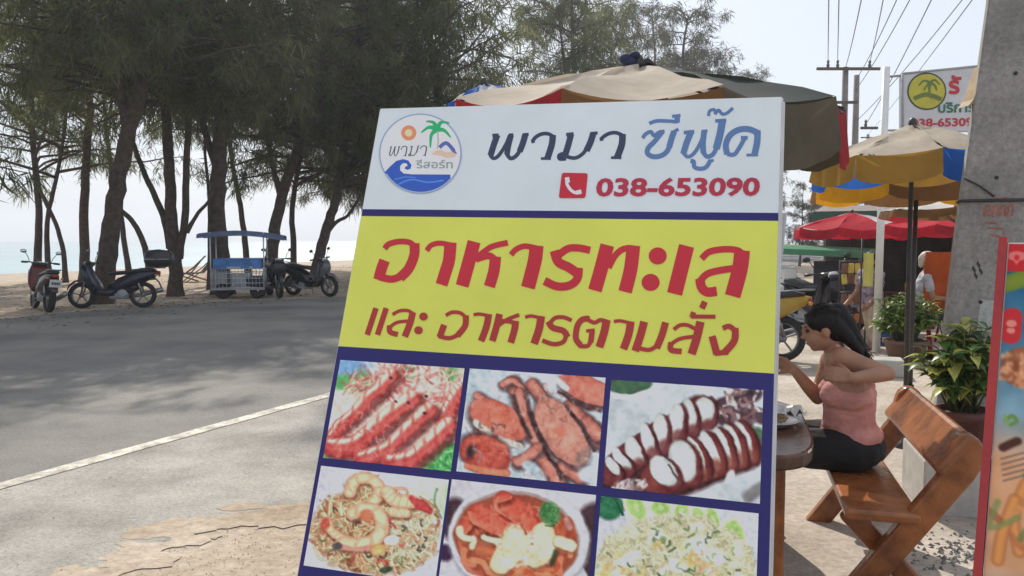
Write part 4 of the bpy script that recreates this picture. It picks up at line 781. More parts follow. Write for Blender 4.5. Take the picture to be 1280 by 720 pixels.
def parasol(label, c, Rr, zr, zp, cols, vcols, vh, n=8, tilt=(0, 0), rot=0.0, pole=True, pr_=.02, finial=True, sag=.05, zbase=None, mp=M_pole):
    """canopy of n gores and a loose hanging valance in strips, eight ribs and a pole; c = foot of the pole"""
    r_ = empty('parasol', (c[0], c[1], 0), 0, label, 'parasol', 'market parasols along the food stalls')
    T = Matrix.Translation((0, 0, zr)) @ Matrix.Rotation(tilt[0], 4, 'X') @ Matrix.Rotation(tilt[1], 4, 'Y') @ Matrix.Rotation(rot, 4, 'Z')
    h = zp - zr; names = []
    def mi(m):
        if m not in names: names.append(m)
        return names.index(m)
    rg = random.Random(int(abs(c[0] * 131 + c[1] * 77)))
    b = MB(); K, J = 7, 6
    for g in range(n):
        V = []; a0, a1 = 2 * math.pi * g / n, 2 * math.pi * (g + 1) / n
        p0 = Vector((math.cos(a0), math.sin(a0), 0)); p1 = Vector((math.cos(a1), math.sin(a1), 0))
        for i in range(K + 1):
            r = i / K
            for j in range(J + 1):
                t = j / J; q = p0.lerp(p1, t) * Rr * max(r, .012); s_ = 4 * t * (1 - t)
                z = h * (1 - r) * (1 + .25 * r) - sag * s_ * r * Rr + .012 * math.sin(9 * r + 5 * t + g)
                V.append(T @ Vector((q.x, q.y, z)))
        b.add(V, [[i * (J + 1) + j, i * (J + 1) + j + 1, (i + 1) * (J + 1) + j + 1, (i + 1) * (J + 1) + j] for i in range(K) for j in range(J)], mi(cols[g % len(cols)]), True)
    can = b.build('canopy', names[:], r_)
    names.clear(); b = MB()
    for g in range(n):
        m = vcols[g % len(vcols)]
        if m is None: continue
        a0, a1 = 2 * math.pi * g / n, 2 * math.pi * (g + 1) / n; p0 = Vector((math.cos(a0), math.sin(a0), 0)); p1 = Vector((math.cos(a1), math.sin(a1), 0)); V = []
        hh = vh * rg.uniform(.88, 1.12)
        for i in range(5):
            for j in range(J * 2 + 1):
                t = j / (J * 2); s_ = 4 * t * (1 - t); q = p0.lerp(p1, t) * (Rr + .004); out = q.normalized() * (.012 * math.sin(t * 17 + g * 2) * i / 4 + .02 * (i / 4))
                V.append(T @ Vector((q.x + out.x, q.y + out.y, -sag * s_ * Rr)) + Vector((0, 0, -hh * (i / 4) * (.82 + .18 * math.sqrt(max(0, s_))))))
        b.add(V, [[i * (J * 2 + 1) + j, i * (J * 2 + 1) + j + 1, (i + 1) * (J * 2 + 1) + j + 1, (i + 1) * (J * 2 + 1) + j] for i in range(4) for j in range(J * 2)], mi(m), True)
    if names: b.build('valance', names[:], r_)
    for g in range(n):
        a0 = 2 * math.pi * g / n; e = T @ Vector((math.cos(a0) * Rr, math.sin(a0) * Rr, -.012)); k = T @ Vector((0, 0, h - .03)); b = MB(); b.tube([k, e], .007, 5); b.tube([T @ Vector((0, 0, h * .2 - .22)), k.lerp(e, .55)], .005, 4); b.build('rib', mp, r_)
    if pole: b = MB(); b.tube([(0, 0, 0), T @ Vector((0, 0, h))], pr_, 10); b.lathe([(.001, 0), (pr_ * 5, 0), (pr_ * 5, .03), (pr_ * 1.6, .05), (pr_ * 1.6, .2)], 14); b.build('pole', mp, r_)
    if finial: b = MB(); b.ell(T @ Vector((0, 0, h + .015)), (.03, .03, .045)); b.build('finial', mp, r_)
    return r_, T
# the big one over the table behind the signboard
big, T = parasol('large faded cream, red and green parasol behind the top of the signboard', (.70, 4.5), 1.10, 2.315, 2.55, [C_gry, C_cream, C_red, C_cream, C_cream, C_cream, C_cream, C_cream, C_gry, C_gry], [C_oli, C_oli, C_brown, C_brown, C_red, C_red, C_red, C_brown, C_oli, C_red], .30, n=10, tilt=(R(4), R(.4)), rot=R(-8))
b = MB(); kx = big.location + T @ Vector((-.04, 0, .235))
for dx, dz, r0 in ((-.035, .04, .036), (.015, .055, .034), (-.01, .02, .045), (.0, -.02, .05)): b.ell(kx + Vector((dx, 0, dz)), (r0, .045, r0 * .8), 10, 7)
kn = b.build('tied_cloth', mat('navy_cloth', (.02, .03, .075), .8, .2, 12), None); tag(kn, 'navy cloth knotted round the tip of the large parasol', 'cloth')
b = MB(); b.tube([kx + Vector((.03, 0, .0)), kx + Vector((.09, .02, .03)), kx + Vector((.13, 0, .0))], [.02, .026, .01], 8); b.build('cloth_tail', M_black, kn)
# thin dark pole parasol, then the ones beyond it
q = gnd(1135, 560); parasol('cream topped parasol on a thin dark pole with mustard and blue valance', (q.x - .03, q.y), .70, 2.22, 2.44, [C_cream, C_cream], [C_must, C_must, C_blue, C_blue, C_must, C_must, C_blue, C_blue], .20, tilt=(R(1), R(-3)), rot=R(-12), pr_=.017, sag=.03)
parasol('blue and orange parasol low behind the thin dark pole', (3.82, 7.6), .96, 2.13, 2.36, [C_brown, C_oli], [C_or, C_brown, C_or, C_brown, C_or, C_brown, C_blue, C_or], .17, rot=R(6), sag=.03)
parasol('white topped parasol with dark red underside beside the concrete pole', (5.16, 9.2), .86, 1.93, 2.10, [C_white, C_brown, C_white, C_white], [C_brown, C_brown, C_red, C_brown], .10, rot=R(10), sag=.02)
parasol('red and white parasol just right of the signboard edge', (6.1, 14.4), 1.0, 1.79, 2.06, [C_pink, C_pink, C_white, C_pink], [C_pink, C_pink], .16, rot=R(10))
parasol('bright red parasol between the thin dark pole and the concrete pole', (6.72, 12.2), 1.08, 1.80, 1.99, [C_pink, C_pink, C_pink], [C_pink, C_red], .15, rot=R(4))
parasol('red and white parasol showing behind the right side of the concrete pole', (6.6, 9.6), .75, 1.80, 2.08, [C_white, C_pink], [C_pink], .15, rot=R(12))
parasol('blue and white parasol peeping over the left top of the signboard', (-.21, 6.6), .33, 2.72, 2.85, [C_blue, C_white], [C_blue, C_white], .06, tilt=(0, R(-8)), rot=R(30))

# ------------------------------------------------------------------ wooden bench, table and things on it
A = Vector((.262, .965, 0)).normalized(); Bv = Vector((A.y, -A.x, 0))      # along the bench (away), across it (to the right)
S0 = Vector((1.43, 3.36, 0))
def bp(a_, b_, z): return S0 + A * a_ + Bv * b_ + Vector((0, 0, z))
bench = empty('wooden_bench', bp(.5, .15, 0), 0, 'chunky varnished wooden bench with sloping back where the woman sits', 'bench'); bi = Matrix.Translation(-bp(.5, .15, 0))
def bpl(a_, b_, z): return bi @ bp(a_, b_, z)
L_ = 1.18
b = MB(); b.beam(bpl(-.02, .145, .425), bpl(L_, .145, .425), .30, .045, bev=.014); b.build('seat', M_wood, bench)
up = (Bv * .82 + Vector((0, 0, -.57)))
for a_ in (.045, L_ - .06):
    b = MB(); prof_ = [(-.07, -.012), (.06, -.012), (.49, .60), (.525, .665), (.53, .72), (.51, .77), (.475, .795), (.435, .795), (.40, .765), (.385, .71), (.375, .655), (.355, .60)]
    b.prism([bpl(a_, x_, z_) for x_, z_ in prof_], A * -.036, A * .036); o = b.build('back_post', M_wood, bench); v_ = o.modifiers.new('b', 'BEVEL'); v_.width = .012; v_.segments = 2
    b = MB(); b.beam(bpl(a_ + .09, .02, .40), bpl(a_ + .09, .40, -.012), .055, .09, up=(Bv * .72 + Vector((0, 0, .68))), bev=.015); b.build('leg', M_wood, bench)
b = MB(); pn = (-Bv * .80 + Vector((0, 0, .60))).normalized()
# back slab: one thick plank with rounded ends along the tops of the posts
c0, c1 = bpl(.0, .415, .705), bpl(L_ - .02, .415, .705); sl_up = (Bv * .60 + Vector((0, 0, .80))).normalized()
b.beam(c0, c1, .21, .048, up=pn, bev=.022); b.build('backrest', M_wood, bench)
# table slab seen past the right edge of the signboard
M_tw = mat('dark_table_wood', (.075, .032, .018), .22, .3, 6, .1, 30, col2=(.13, .055, .028))
tc = Vector((.97, 3.80, 0)); tb_ = empty('dining_table', tc, 0, 'dark rounded wooden table under the large parasol, half hidden by the signboard', 'table')
b = MB(); ol = []
for k in range(40):
    a_ = 2 * math.pi * k / 40; ca, sa = math.cos(a_), math.sin(a_); e = .5
    x = .43 * math.copysign(abs(ca) ** e, ca); y = .62 * math.copysign(abs(sa) ** e, sa); ol.append(Bv * x + A * y)
b.prism(ol, (0, 0, .665), (0, 0, .73)); to = b.build('tabletop', M_tw, tb_)
bv = to.modifiers.new('b', 'BEVEL'); bv.width = .012; bv.segments = 2
for x, y in ((-.26, -.36), (.26, -.36), (.26, .36), (-.26, .36)): b = MB(); v = Bv * x + A * y; b.box(v + Vector((0, 0, .33)), (.09, .09, .665), (0, 0, R(-15)), bev=.012); b.build('leg', M_wood, tb_)
M_cer = mat('white_porcelain', (.74, .74, .72), .15, .05, 8)
def on_table(u, v, z=.73): return tc + Bv * u + A * v + Vector((0, 0, z))
for k, (u, v) in enumerate(((.26, -.05), (.17, .30))):
    r_ = tag(MB().lathe([(.001, .006), (.07, .006), (.10, .018), (.125, .03), (.128, .033), (.10, .012), (.07, .0), (.001, 0)], 24).build('plate', M_cer), ('white plate at the table edge before the woman', 'white plate beyond the first one on the table')[k], 'plate', 'plates on the table'); r_.location = on_table(u, v)
    b = MB(); g = random.Random(k)
    for _ in range(26): a_ = g.uniform(0, 6.28); rr = .06 * math.sqrt(g.random()); b.ell((rr * math.cos(a_), rr * math.sin(a_), .02 + g.uniform(0, .025)), (g.uniform(.012, .026), g.uniform(.01, .018), .010), 7, 5, (g.uniform(-.5, .5), g.uniform(-.5, .5), g.uniform(0, 3)))
    f_ = b.build('grilled_food', mat('cooked_food', (.16, .075, .035), .5, .5, 30, col2=(.35, .22, .10))); f_.location = on_table(u, v); tag(f_, ('pile of brown cooked food on the nearer plate', 'pile of brown cooked food on the farther plate')[k], 'food')
r_ = tag(MB().lathe([(.001, 0), (.03, 0), (.034, .05), (.036, .115), (.033, .115), (.030, .01), (.001, .008)], 20).build('drinking_glass', mat('clear_tumbler', (.7, .74, .74), .08, .05, 8, trans=.6)), 'clear tumbler on the table close to the signboard edge', 'glass'); r_.location = on_table(.12, .08)
bt = empty('sauce_bottle', on_table(.06, .22), 0, 'slim brown sauce bottle with pale cap on the table', 'bottle'); MB().lathe([(.001, 0), (.03, 0), (.032, .12), (.014, .17), (.013, .20), (.001, .20)], 16).build('body', mat('brown_bottle_glass', (.08, .03, .01), .1, .2, 8), bt); MB().lathe([(.001, .20), (.016, .20), (.016, .225), (.001, .228)], 12).build('cap', M_cer, bt)
b = MB(); g = random.Random(4); V = []
for i in range(9):
    for j in range(9): V.append((i * .022 - .09, j * .022 - .09, .012 + .05 * abs(math.sin(i * 1.3 + j * .8)) * g.uniform(.5, 1)))
b.add(V, [[i * 9 + j, (i + 1) * 9 + j, (i + 1) * 9 + j + 1, i * 9 + j + 1] for i in range(8) for j in range(8)], 0, True); r_ = tag(b.build('paper_napkin', M_cer), 'crumpled white paper napkin lying in front of the woman on the table', 'napkin'); r_.location = on_table(.33, .14)

# ------------------------------------------------------------------ people
M_skin = mat('warm_skin', (.36, .185, .115), .5, .12, 5, spec=.35); M_hair = mat('black_hair', (.010, .008, .008), .5, .4, 60, .3, 120, spec=.25); M_pinkc = mat('pink_knit', (.62, .285, .255), .85, .15, 12, .4, 140); M_shorts = mat('black_cotton', (.012, .012, .014), .85, .2, 20, .3, 100)
def fuse(name, chains, ells, m, parent, voxel=.008, smooth=6, folds=0.0):
    """closed tubes and ellipsoids fused into one continuous skin"""
    b = MB()
    for pts, rad in chains:
        P = [Vector(p) for p in pts]
        b.tube(P, rad, 14)
        for p, r in zip(P, rad): b.ell(p, r * .995, 12, 8)
    for e in ells: b.ell(e[0], e[1], 18, 12, e[2] if len(e) > 2 else None)
    o = b.build(name, m, parent)
    rm = o.modifiers.new('r', 'REMESH'); rm.mode = 'VOXEL'; rm.voxel_size = voxel; rm.use_smooth_shade = True
    sm = o.modifiers.new('s', 'SMOOTH'); sm.iterations = smooth; sm.factor = .5
    bpy.context.view_layer.update(); me = bpy.data.meshes.new_from_object(o.evaluated_get(bpy.context.evaluated_depsgraph_get()))
    o.modifiers.clear(); o.data = me
    if folds:
        for v in me.vertices:
            c = v.co; q = Vector((c.x * 9, c.y * 9, c.z * 26)); v.co = c + v.normal * folds * (mnoise.noise(q) + .5 * mnoise.noise(q * 2.3))
        me.update()
    return o
def hand(ch, wrist, d, palm_n, s=1.0, curl=.8):
    """palm and five separate curled fingers; d = direction of the hand, palm_n = where the palm faces"""
    d = d.normalized(); n = (palm_n - d * palm_n.dot(d)).normalized(); sd = d.cross(n)
    k = wrist + d * .085 * s
    for i, L in enumerate((.068, .078, .072, .056)):
        o_ = (i - 1.5) * .021 * s; base = k + sd * o_ - d * abs(i - 1.3) * .006
        ch.append(([wrist + sd * o_ * .55 + d * .015, base], [.015 * s, .0125 * s]))
        p = base; dd = d.copy(); pts = [p]
        for t in range(3): dd = (dd + n * curl * (.35 + .25 * t)).normalized(); p = p + dd * L * s / 2.6; pts.append(p)
        ch.append((pts, [.0098 * s, .0092 * s, .0084 * s, .007 * s]))
    tb = wrist + d * .025 - sd * .03 * s; dd = (d * .7 - sd * .6 + n * .45).normalized(); p1 = tb + dd * .04 * s; p2 = p1 + (dd + n * .3 + d * .4).normalized() * .032 * s
    ch.append(([wrist + d * .012 - sd * .012 * s, tb, p1, p2], [.017 * s, .014 * s, .0115 * s, .009 * s]))
F_ = -Bv; UPV = Vector((0, 0, 1))                                              # she faces the table
def wp(px, py, Y): return at(px, py, Y)
pel = wp(1060, 556, 4.02); chest = wp(1062, 487, 3.98); neck0 = wp(1044, 440, 3.98); head = wp(1028, 411, 3.98)
shL = wp(1054, 447, 3.86); elL = wp(1110, 467, 3.78); wrL = wp(1064, 473, 3.70); shR = wp(1038, 450, 4.14); elR = wp(1022, 497, 4.10); wrR = wp(993, 463, 4.06)
hipL = pel + A * -.085 + UPV * -.01; hipR = pel + A * .085 + UPV * -.01
knL = hipL + F_ * .42 + A * -.04 + UPV * .015; knR = hipR + F_ * .42 + A * .05 + UPV * .015
anL = knL + F_ * .02 + UPV * -(knL.z - .085); anR = knR + F_ * -.04 + UPV * -(knR.z - .085)
woman = empty('person', Vector((pel.x, pel.y, 0)), 0, 'woman in pink tank top and black shorts eating at the table on the bench', 'person'); wi = -Vector((pel.x, pel.y, 0))
def W(v): return v + wi
ch = [([W(pel), W(pel.lerp(chest, .5) + F_ * .005), W(chest), W(chest.lerp(neck0, .6) - F_ * .005)], [.125, .108, .115, .085]), ([W(chest.lerp(neck0, .7)), W(neck0), W(neck0.lerp(head, .55) - F_ * .012)], [.075, .052, .048]),
      ([W(neck0 - UPV * .02), W(shL)], [.05, .052]), ([W(neck0 - UPV * .02), W(shR)], [.05, .052]),
      ([W(shL), W(shL.lerp(elL, .45) - UPV * .006), W(elL)], [.052, .046, .036]), ([W(elL), W(elL.lerp(wrL, .35)), W(wrL)], [.036, .037, .025]),
      ([W(shR), W(shR.lerp(elR, .5)), W(elR)], [.050, .044, .036]), ([W(elR), W(elR.lerp(wrR, .35)), W(wrR)], [.036, .036, .025]),
      ([W(hipL), W(hipL.lerp(knL, .5)), W(knL)], [.098, .080, .058]), ([W(hipR), W(hipR.lerp(knR, .5)), W(knR)], [.098, .080, .058]),
      ([W(knL), W(knL.lerp(anL, .3) - F_ * .015), W(anL)], [.056, .054, .034]), ([W(knR), W(knR.lerp(anR, .3) - F_ * .015), W(anR)], [.056, .054, .034]),
      ([W(anL - F_ * .04 - UPV * .035), W(anL + F_ * .07 - UPV * .045), W(anL + F_ * .15 - UPV * .06)], [.036, .034, .022]), ([W(anR - F_ * .04 - UPV * .035), W(anR + F_ * .07 - UPV * .045), W(anR + F_ * .15 - UPV * .06)], [.036, .034, .022])]
hd = W(head); tiltm = Matrix((F_, A, UPV)).transposed() @ Matrix.Rotation(R(14), 3, 'Y')          # head looks down a little
def hp(x, y, z): return hd + tiltm @ Vector((x, y, z))
ell_ = [(hp(-.012, 0, .022), (.092, .073, .088), tiltm), (hp(.028, 0, -.035), (.062, .056, .072), tiltm), (hp(.052, 0, -.082), (.026, .028, .022), tiltm), (hp(.0, 0, -.055), (.055, .050, .055), tiltm),
        (hp(.096, 0, -.022), (.017, .013, .012), tiltm), (hp(.088, 0, .0), (.012, .010, .026), tiltm), (hp(.080, 0, -.053), (.012, .022, .006), tiltm), (hp(.078, 0, -.064), (.011, .019, .006), tiltm), (hp(.072, 0, .030), (.016, .045, .010), tiltm),
        (hp(-.008, -.073, -.012), (.018, .009, .030), tiltm), (hp(-.008, .073, -.012), (.018, .009, .030), tiltm),
        (W(chest + F_ * .085 - A * .06 - UPV * .01), (.052, .056, .055), Matrix((F_, A, UPV)).transposed()), (W(chest + F_ * .085 + A * .06 - UPV * .01), (.052, .056, .055), Matrix((F_, A, UPV)).transposed()), (W(pel - F_ * .04), (.13, .165, .115), Matrix((F_, A, UPV)).transposed()), (W(chest - UPV * .0), (.105, .150, .13), Matrix((F_, A, UPV)).transposed())]
hand(ch, W(wrL), (F_ * .9 + UPV * .18 + A * .25), A * .8 - UPV * .4, .95, .9); hand(ch, W(wrR), (F_ * .8 + UPV * .5), A * -.6 - UPV * .5, .95, .9)
body = fuse('body', ch, ell_, M_skin, woman, .0062, 3)
M3 = Matrix((F_, A, UPV)).transposed()
fuse('tank_top', [([W(pel + UPV * .045), W(pel.lerp(chest, .5)), W(chest - UPV * .01)], [.142, .124, .128]), ([W(chest + F_ * .05 - A * .075 + UPV * .04), W(shL.lerp(neck0, .42) + UPV * .046 + F_ * .012), W(chest - F_ * .085 - A * .07 + UPV * .05)], [.02, .014, .02]), ([W(chest + F_ * .05 + A * .075 + UPV * .04), W(shR.lerp(neck0, .42) + UPV * .046 + F_ * .012), W(chest - F_ * .085 + A * .07 + UPV * .05)], [.02, .014, .02])],
     [(W(pel - F_ * .03 + UPV * .06), (.136, .172, .075), M3), (W(chest - UPV * .025), (.118, .162, .095), M3), (W(chest + F_ * .085 - A * .06 - UPV * .015), (.062, .066, .062), M3), (W(chest + F_ * .085 + A * .06 - UPV * .015), (.062, .066, .062), M3)], M_pinkc, woman, .007, 4, folds=.0065)
fuse('shorts', [([W(hipL), W(hipL.lerp(knL, .58))], [.113, .097]), ([W(hipR), W(hipR.lerp(knR, .58))], [.113, .097])], [(W(pel - F_ * .035 - UPV * .005), (.144, .180, .112), M3)], M_shorts, woman, .009, 4, folds=.007)
hc = [([hp(-.03, 0, .07), hp(-.085, 0, .055), hp(-.115, 0, .0), hp(-.130, .005, -.065), hp(-.155, .01, -.135), hp(-.172, .015, -.195)], [.05, .060, .048, .036, .028, .010]), ([hp(-.06, -.035, .02), hp(-.10, -.03, -.06), hp(-.14, -.02, -.14), hp(-.15, -.02, -.19)], [.045, .035, .022, .008])]
for k in range(9): a_ = -.05 + k * .0125; hc.append(([hp(.062 - abs(k - 4) * .006, a_, .082 - abs(k - 4) * .004), hp(0, a_ * 1.3, .108 - abs(k - 4) * .003), hp(-.08, a_ * 1.1, .075)], [.010, .013, .016]))
fuse('hair', hc, [(hp(-.022, 0, .036), (.100, .083, .088), tiltm), (hp(.03, -.058, .048), (.042, .022, .032), tiltm), (hp(.03, .058, .048), (.042, .022, .032), tiltm), (hp(-.055, 0, -.005), (.065, .076, .075), tiltm)], M_hair, woman, .006, 3)
b = MB(); g = random.Random(8)
for k in range(70):
    a_ = g.uniform(-.06, .06); z_ = g.uniform(.05, .12); P = [hp(.05 - z_ * .3, a_ * .9, .06 + z_ * .5), hp(-.04, a_ * 1.3, .05 + z_ * .62), hp(-.11 + g.gauss(0, .008), a_ * .8, z_ * .3), hp(-.15 + g.gauss(0, .012), a_ * .5 + .005, -.10 + g.gauss(0, .02)), hp(-.172 + g.gauss(0, .018), a_ * .4 + .01, -.19 + g.gauss(0, .035))]
    b.tube(smooth_path(P, 3), .0016, 3)
b.build('loose_hair', M_hair, woman)
for s in (-1, 1): MB().ell(hp(.0745, s * .031, .008), (.009, .012, .008), 10, 8, tiltm).build('eye', M_black, woman); MB().ell(hp(.079, s * .034, .031), (.006, .020, .004), 10, 6, tiltm).build('eyebrow', M_hair, woman)
MB().ell(hp(.091, 0, -.0575), (.0035, .018, .0028), 12, 6, tiltm).build('lips', mat('lip_skin', (.30, .09, .075), .4, .1, 8), woman)
b = MB(); b.tube([wrL.lerp(elL, .06) + wi + (wrL - elL).normalized().cross(Vector((math.cos(a_), math.sin(a_), .3))).normalized() * .029 for a_ in [k * .5 for k in range(13)]], .003, 5); b.build('bracelet', M_black, woman)
# litter and grit, far too many pieces to count
def litter(name, label, m, n, place, smin, smax, seed, flat=.25):
    g = random.Random(seed); b = MB()
    for _ in range(n):
        p_ = place(g); s_ = g.uniform(smin, smax); a_ = g.uniform(0, 6.28); c, q_ = math.cos(a_) * s_, math.sin(a_) * s_; h = s_ * flat * g.uniform(.5, 1.5); e = g.uniform(.4, .9)
        b.add([p_ + Vector((c, q_, 0)), p_ + Vector((-q_ * e, c * e, 0)), p_ + Vector((-c, -q_, 0)), p_ + Vector((q_ * e, -c * e, 0)), p_ + Vector((g.uniform(-.3, .3) * s_, g.uniform(-.3, .3) * s_, h))], [[0, 1, 4], [1, 2, 4], [2, 3, 4], [3, 0, 4]])
    o = b.build(name, m); tag(o, label, 'litter', kind='stuff'); return o
M_litter = mat('fallen_needles', (.10, .06, .035), .95, .4, 3); M_grit = mat('pale_grit', (.34, .27, .20), .95, .4, 12)
litter('leaf_litter', 'brown fallen needles and litter on the ground under the trees', M_litter, 6500, lambda g: rd(g.uniform(9.6, 24) if g.random() < .8 else g.uniform(8.5, 12), g.uniform(-6, 48), .006), .015, .06, 1)
litter('grit', 'loose grit and pebbles on the sandy earth beside the concrete apron', M_grit, 4200, lambda g: Vector((g.uniform(-2.2, .6), g.uniform(2.4, 4.7), .003)) + NL * g.gauss(0, .05), .002, .006, 2, .5)
litter('rubble', 'grey rubble and stone chips on the ground beside the concrete block', mat('grey_stone_chips', (.22, .21, .20), .9, .3, 12), 190, lambda g: gnd(1188 + g.gauss(0, 24), 690 + g.gauss(0, 14), .008) , .006, .024, 7, .75)
litter('road_grit', 'fine grit and dry needles scattered on the apron and road edge', M_litter, 1500, lambda g: rd(g.gauss(-.4, .7), g.uniform(-2, 12), .010), .003, .008, 3, .15)
fk = tag(MB().tube([wrR + F_ * .05 + UPV * .03, wrR + F_ * .13 - UPV * .05, wrR + F_ * .17 - UPV * .09], [.004, .004, .008], 6).build('spoon', M_chrome), 'metal spoon held in the right hand of the woman in pink', 'spoon')

# ------------------------------------------------------------------ near concrete power pole
M_conc = two_tone('cast_concrete', ((.23, .22, .205), (.33, .315, .295)), 2.2, 30, .9, .25, 70)
pole = empty('power_pole', (2.96, 5.12, 0), 0, 'thick tapering concrete power pole with red stencil beside the potted plant', 'power pole')
yaw = Matrix.Rotation(R(-24), 4, 'Z')
def pl(x, y, z):                              # local point on the pole: x across its face (-1..1), y depth, z height
    ks = [(0, 0, .235), (1.6, .075, .185), (3.1, .20, .155), (9.2, .50, .10)]
    for (z0, c0, w0), (z1, c1, w1) in zip(ks[:-1], ks[1:]):
        if z <= z1: break
    t = (z - z0) / (z1 - z0); c = c0 + (c1 - c0) * t; w_ = w0 + (w1 - w0) * t
    v = yaw @ Vector((x * w_, y * .11 * (w_ / .2), 0)); return Vector((v.x + c, v.y, z))
b = MB(); V = []; zs = [-.3, 0, .4, .8, 1.2, 1.6, 2.1, 2.6, 3.1, 4, 6, 9.2]
ring = [(-1, -.86), (-.93, -1), (.93, -1), (1, -.86), (1, .86), (.93, 1), (-.93, 1), (-1, .86)]
for z in zs:
    for x, y in ring: V.append(pl(x, y, z))
b.add(V, [[i * 8 + j, i * 8 + (j + 1) % 8, (i + 1) * 8 + (j + 1) % 8, (i + 1) * 8 + j] for i in range(len(zs) - 1) for j in range(8)] + [list(range(8))[::-1], list(range(8 * len(zs) - 8, 8 * len(zs)))]); b.build('shaft', M_conc, pole)
b = MB(); b.tube([pl(x * 1.03, y * 1.06, 1.865 - .03 * abs(x)) for x, y in ring + ring[:1]], .011, 6); b.tube([pl(-1, -1.1, 1.98), pl(-.5, -1.15, 1.93), pl(.0, -1.1, 1.86)], .006, 5); b.build('cable_strap', M_black, pole)
b = MB(); [b.tube([pl(x, -1.0, z), pl(x, -1.06, z)], .012, 8) for x, z in ((.22, 2.62), (.0, 1.98), (-.1, 1.2))]; b.build('bolt_hole', M_black, pole)
M_sten = mat('faded_red_stencil', (.36, .12, .09), .9, .3, 25)
b = MB(); zoff = [1.012]
def sten(pts, w_):
    zoff[0] += .0008; P = [Vector((p[0], p[1], 0)) for p in pts]; V = []
    for i, p in enumerate(P):
        t = (P[min(i + 1, len(P) - 1)] - P[max(i - 1, 0)]).normalized(); q = Vector((-t.y, t.x, 0)) * w_ / 2
        for s in (1, -1): V.append(pl(p.x + s * q.x / .19, -zoff[0], p.y + s * q.y))
    b.add(V, [[2 * i, 2 * i + 1, 2 * i + 3, 2 * i + 2] for i in range(len(P) - 1)])
for k, x in enumerate((-.22, .02, .24, .46)):
    sten([(x, 1.80), (x - .02, 1.74)], .014); sten([(x, 1.80), (x + .12, 1.805), (x + .13, 1.74)], .013)
    if k != 2: sten([(x - .02, 1.74), (x + .05, 1.735)], .012)
sten([(-.16, 1.845), (.42, 1.85)], .010); sten([(-.18, 1.70), (.2, 1.695)], .010); sten([(-.1, 1.665), (.35, 1.66), (.42, 1.62)], .010); sten([(.0, 1.625), (.32, 1.61)], .010)
b.build('red_stencil', M_sten, pole)
b = MB(); [sten([(x, z), (x + .10, z - .03)], .02) for x, z in ((-.42, 1.42), (-.30, 1.45), (-.22, 1.41), (-.35, 1.38))]; b.build('black_scribble', M_black, pole)
b = MB(); zoff[0] = 1.012; sten([(-.12, 1.12), (.55, 1.10)], .20); b.build('paper_notice', mat('weathered_paper', (.42, .42, .42), .8, .2, 30), pole)
b = MB(); q = pl(-1.0, -.4, 2.48); b.prism([q + Vector((-.02, 0, .0)), q + Vector((.05, 0, .22)), q + Vector((.06, 0, .0)), q + Vector((-.05, 0, -.04))], (0, -.03, 0), (0, .10, 0)); b.build('wooden_wedge', mat('bleached_wood', (.42, .30, .17), .8, .2, 8), pole)

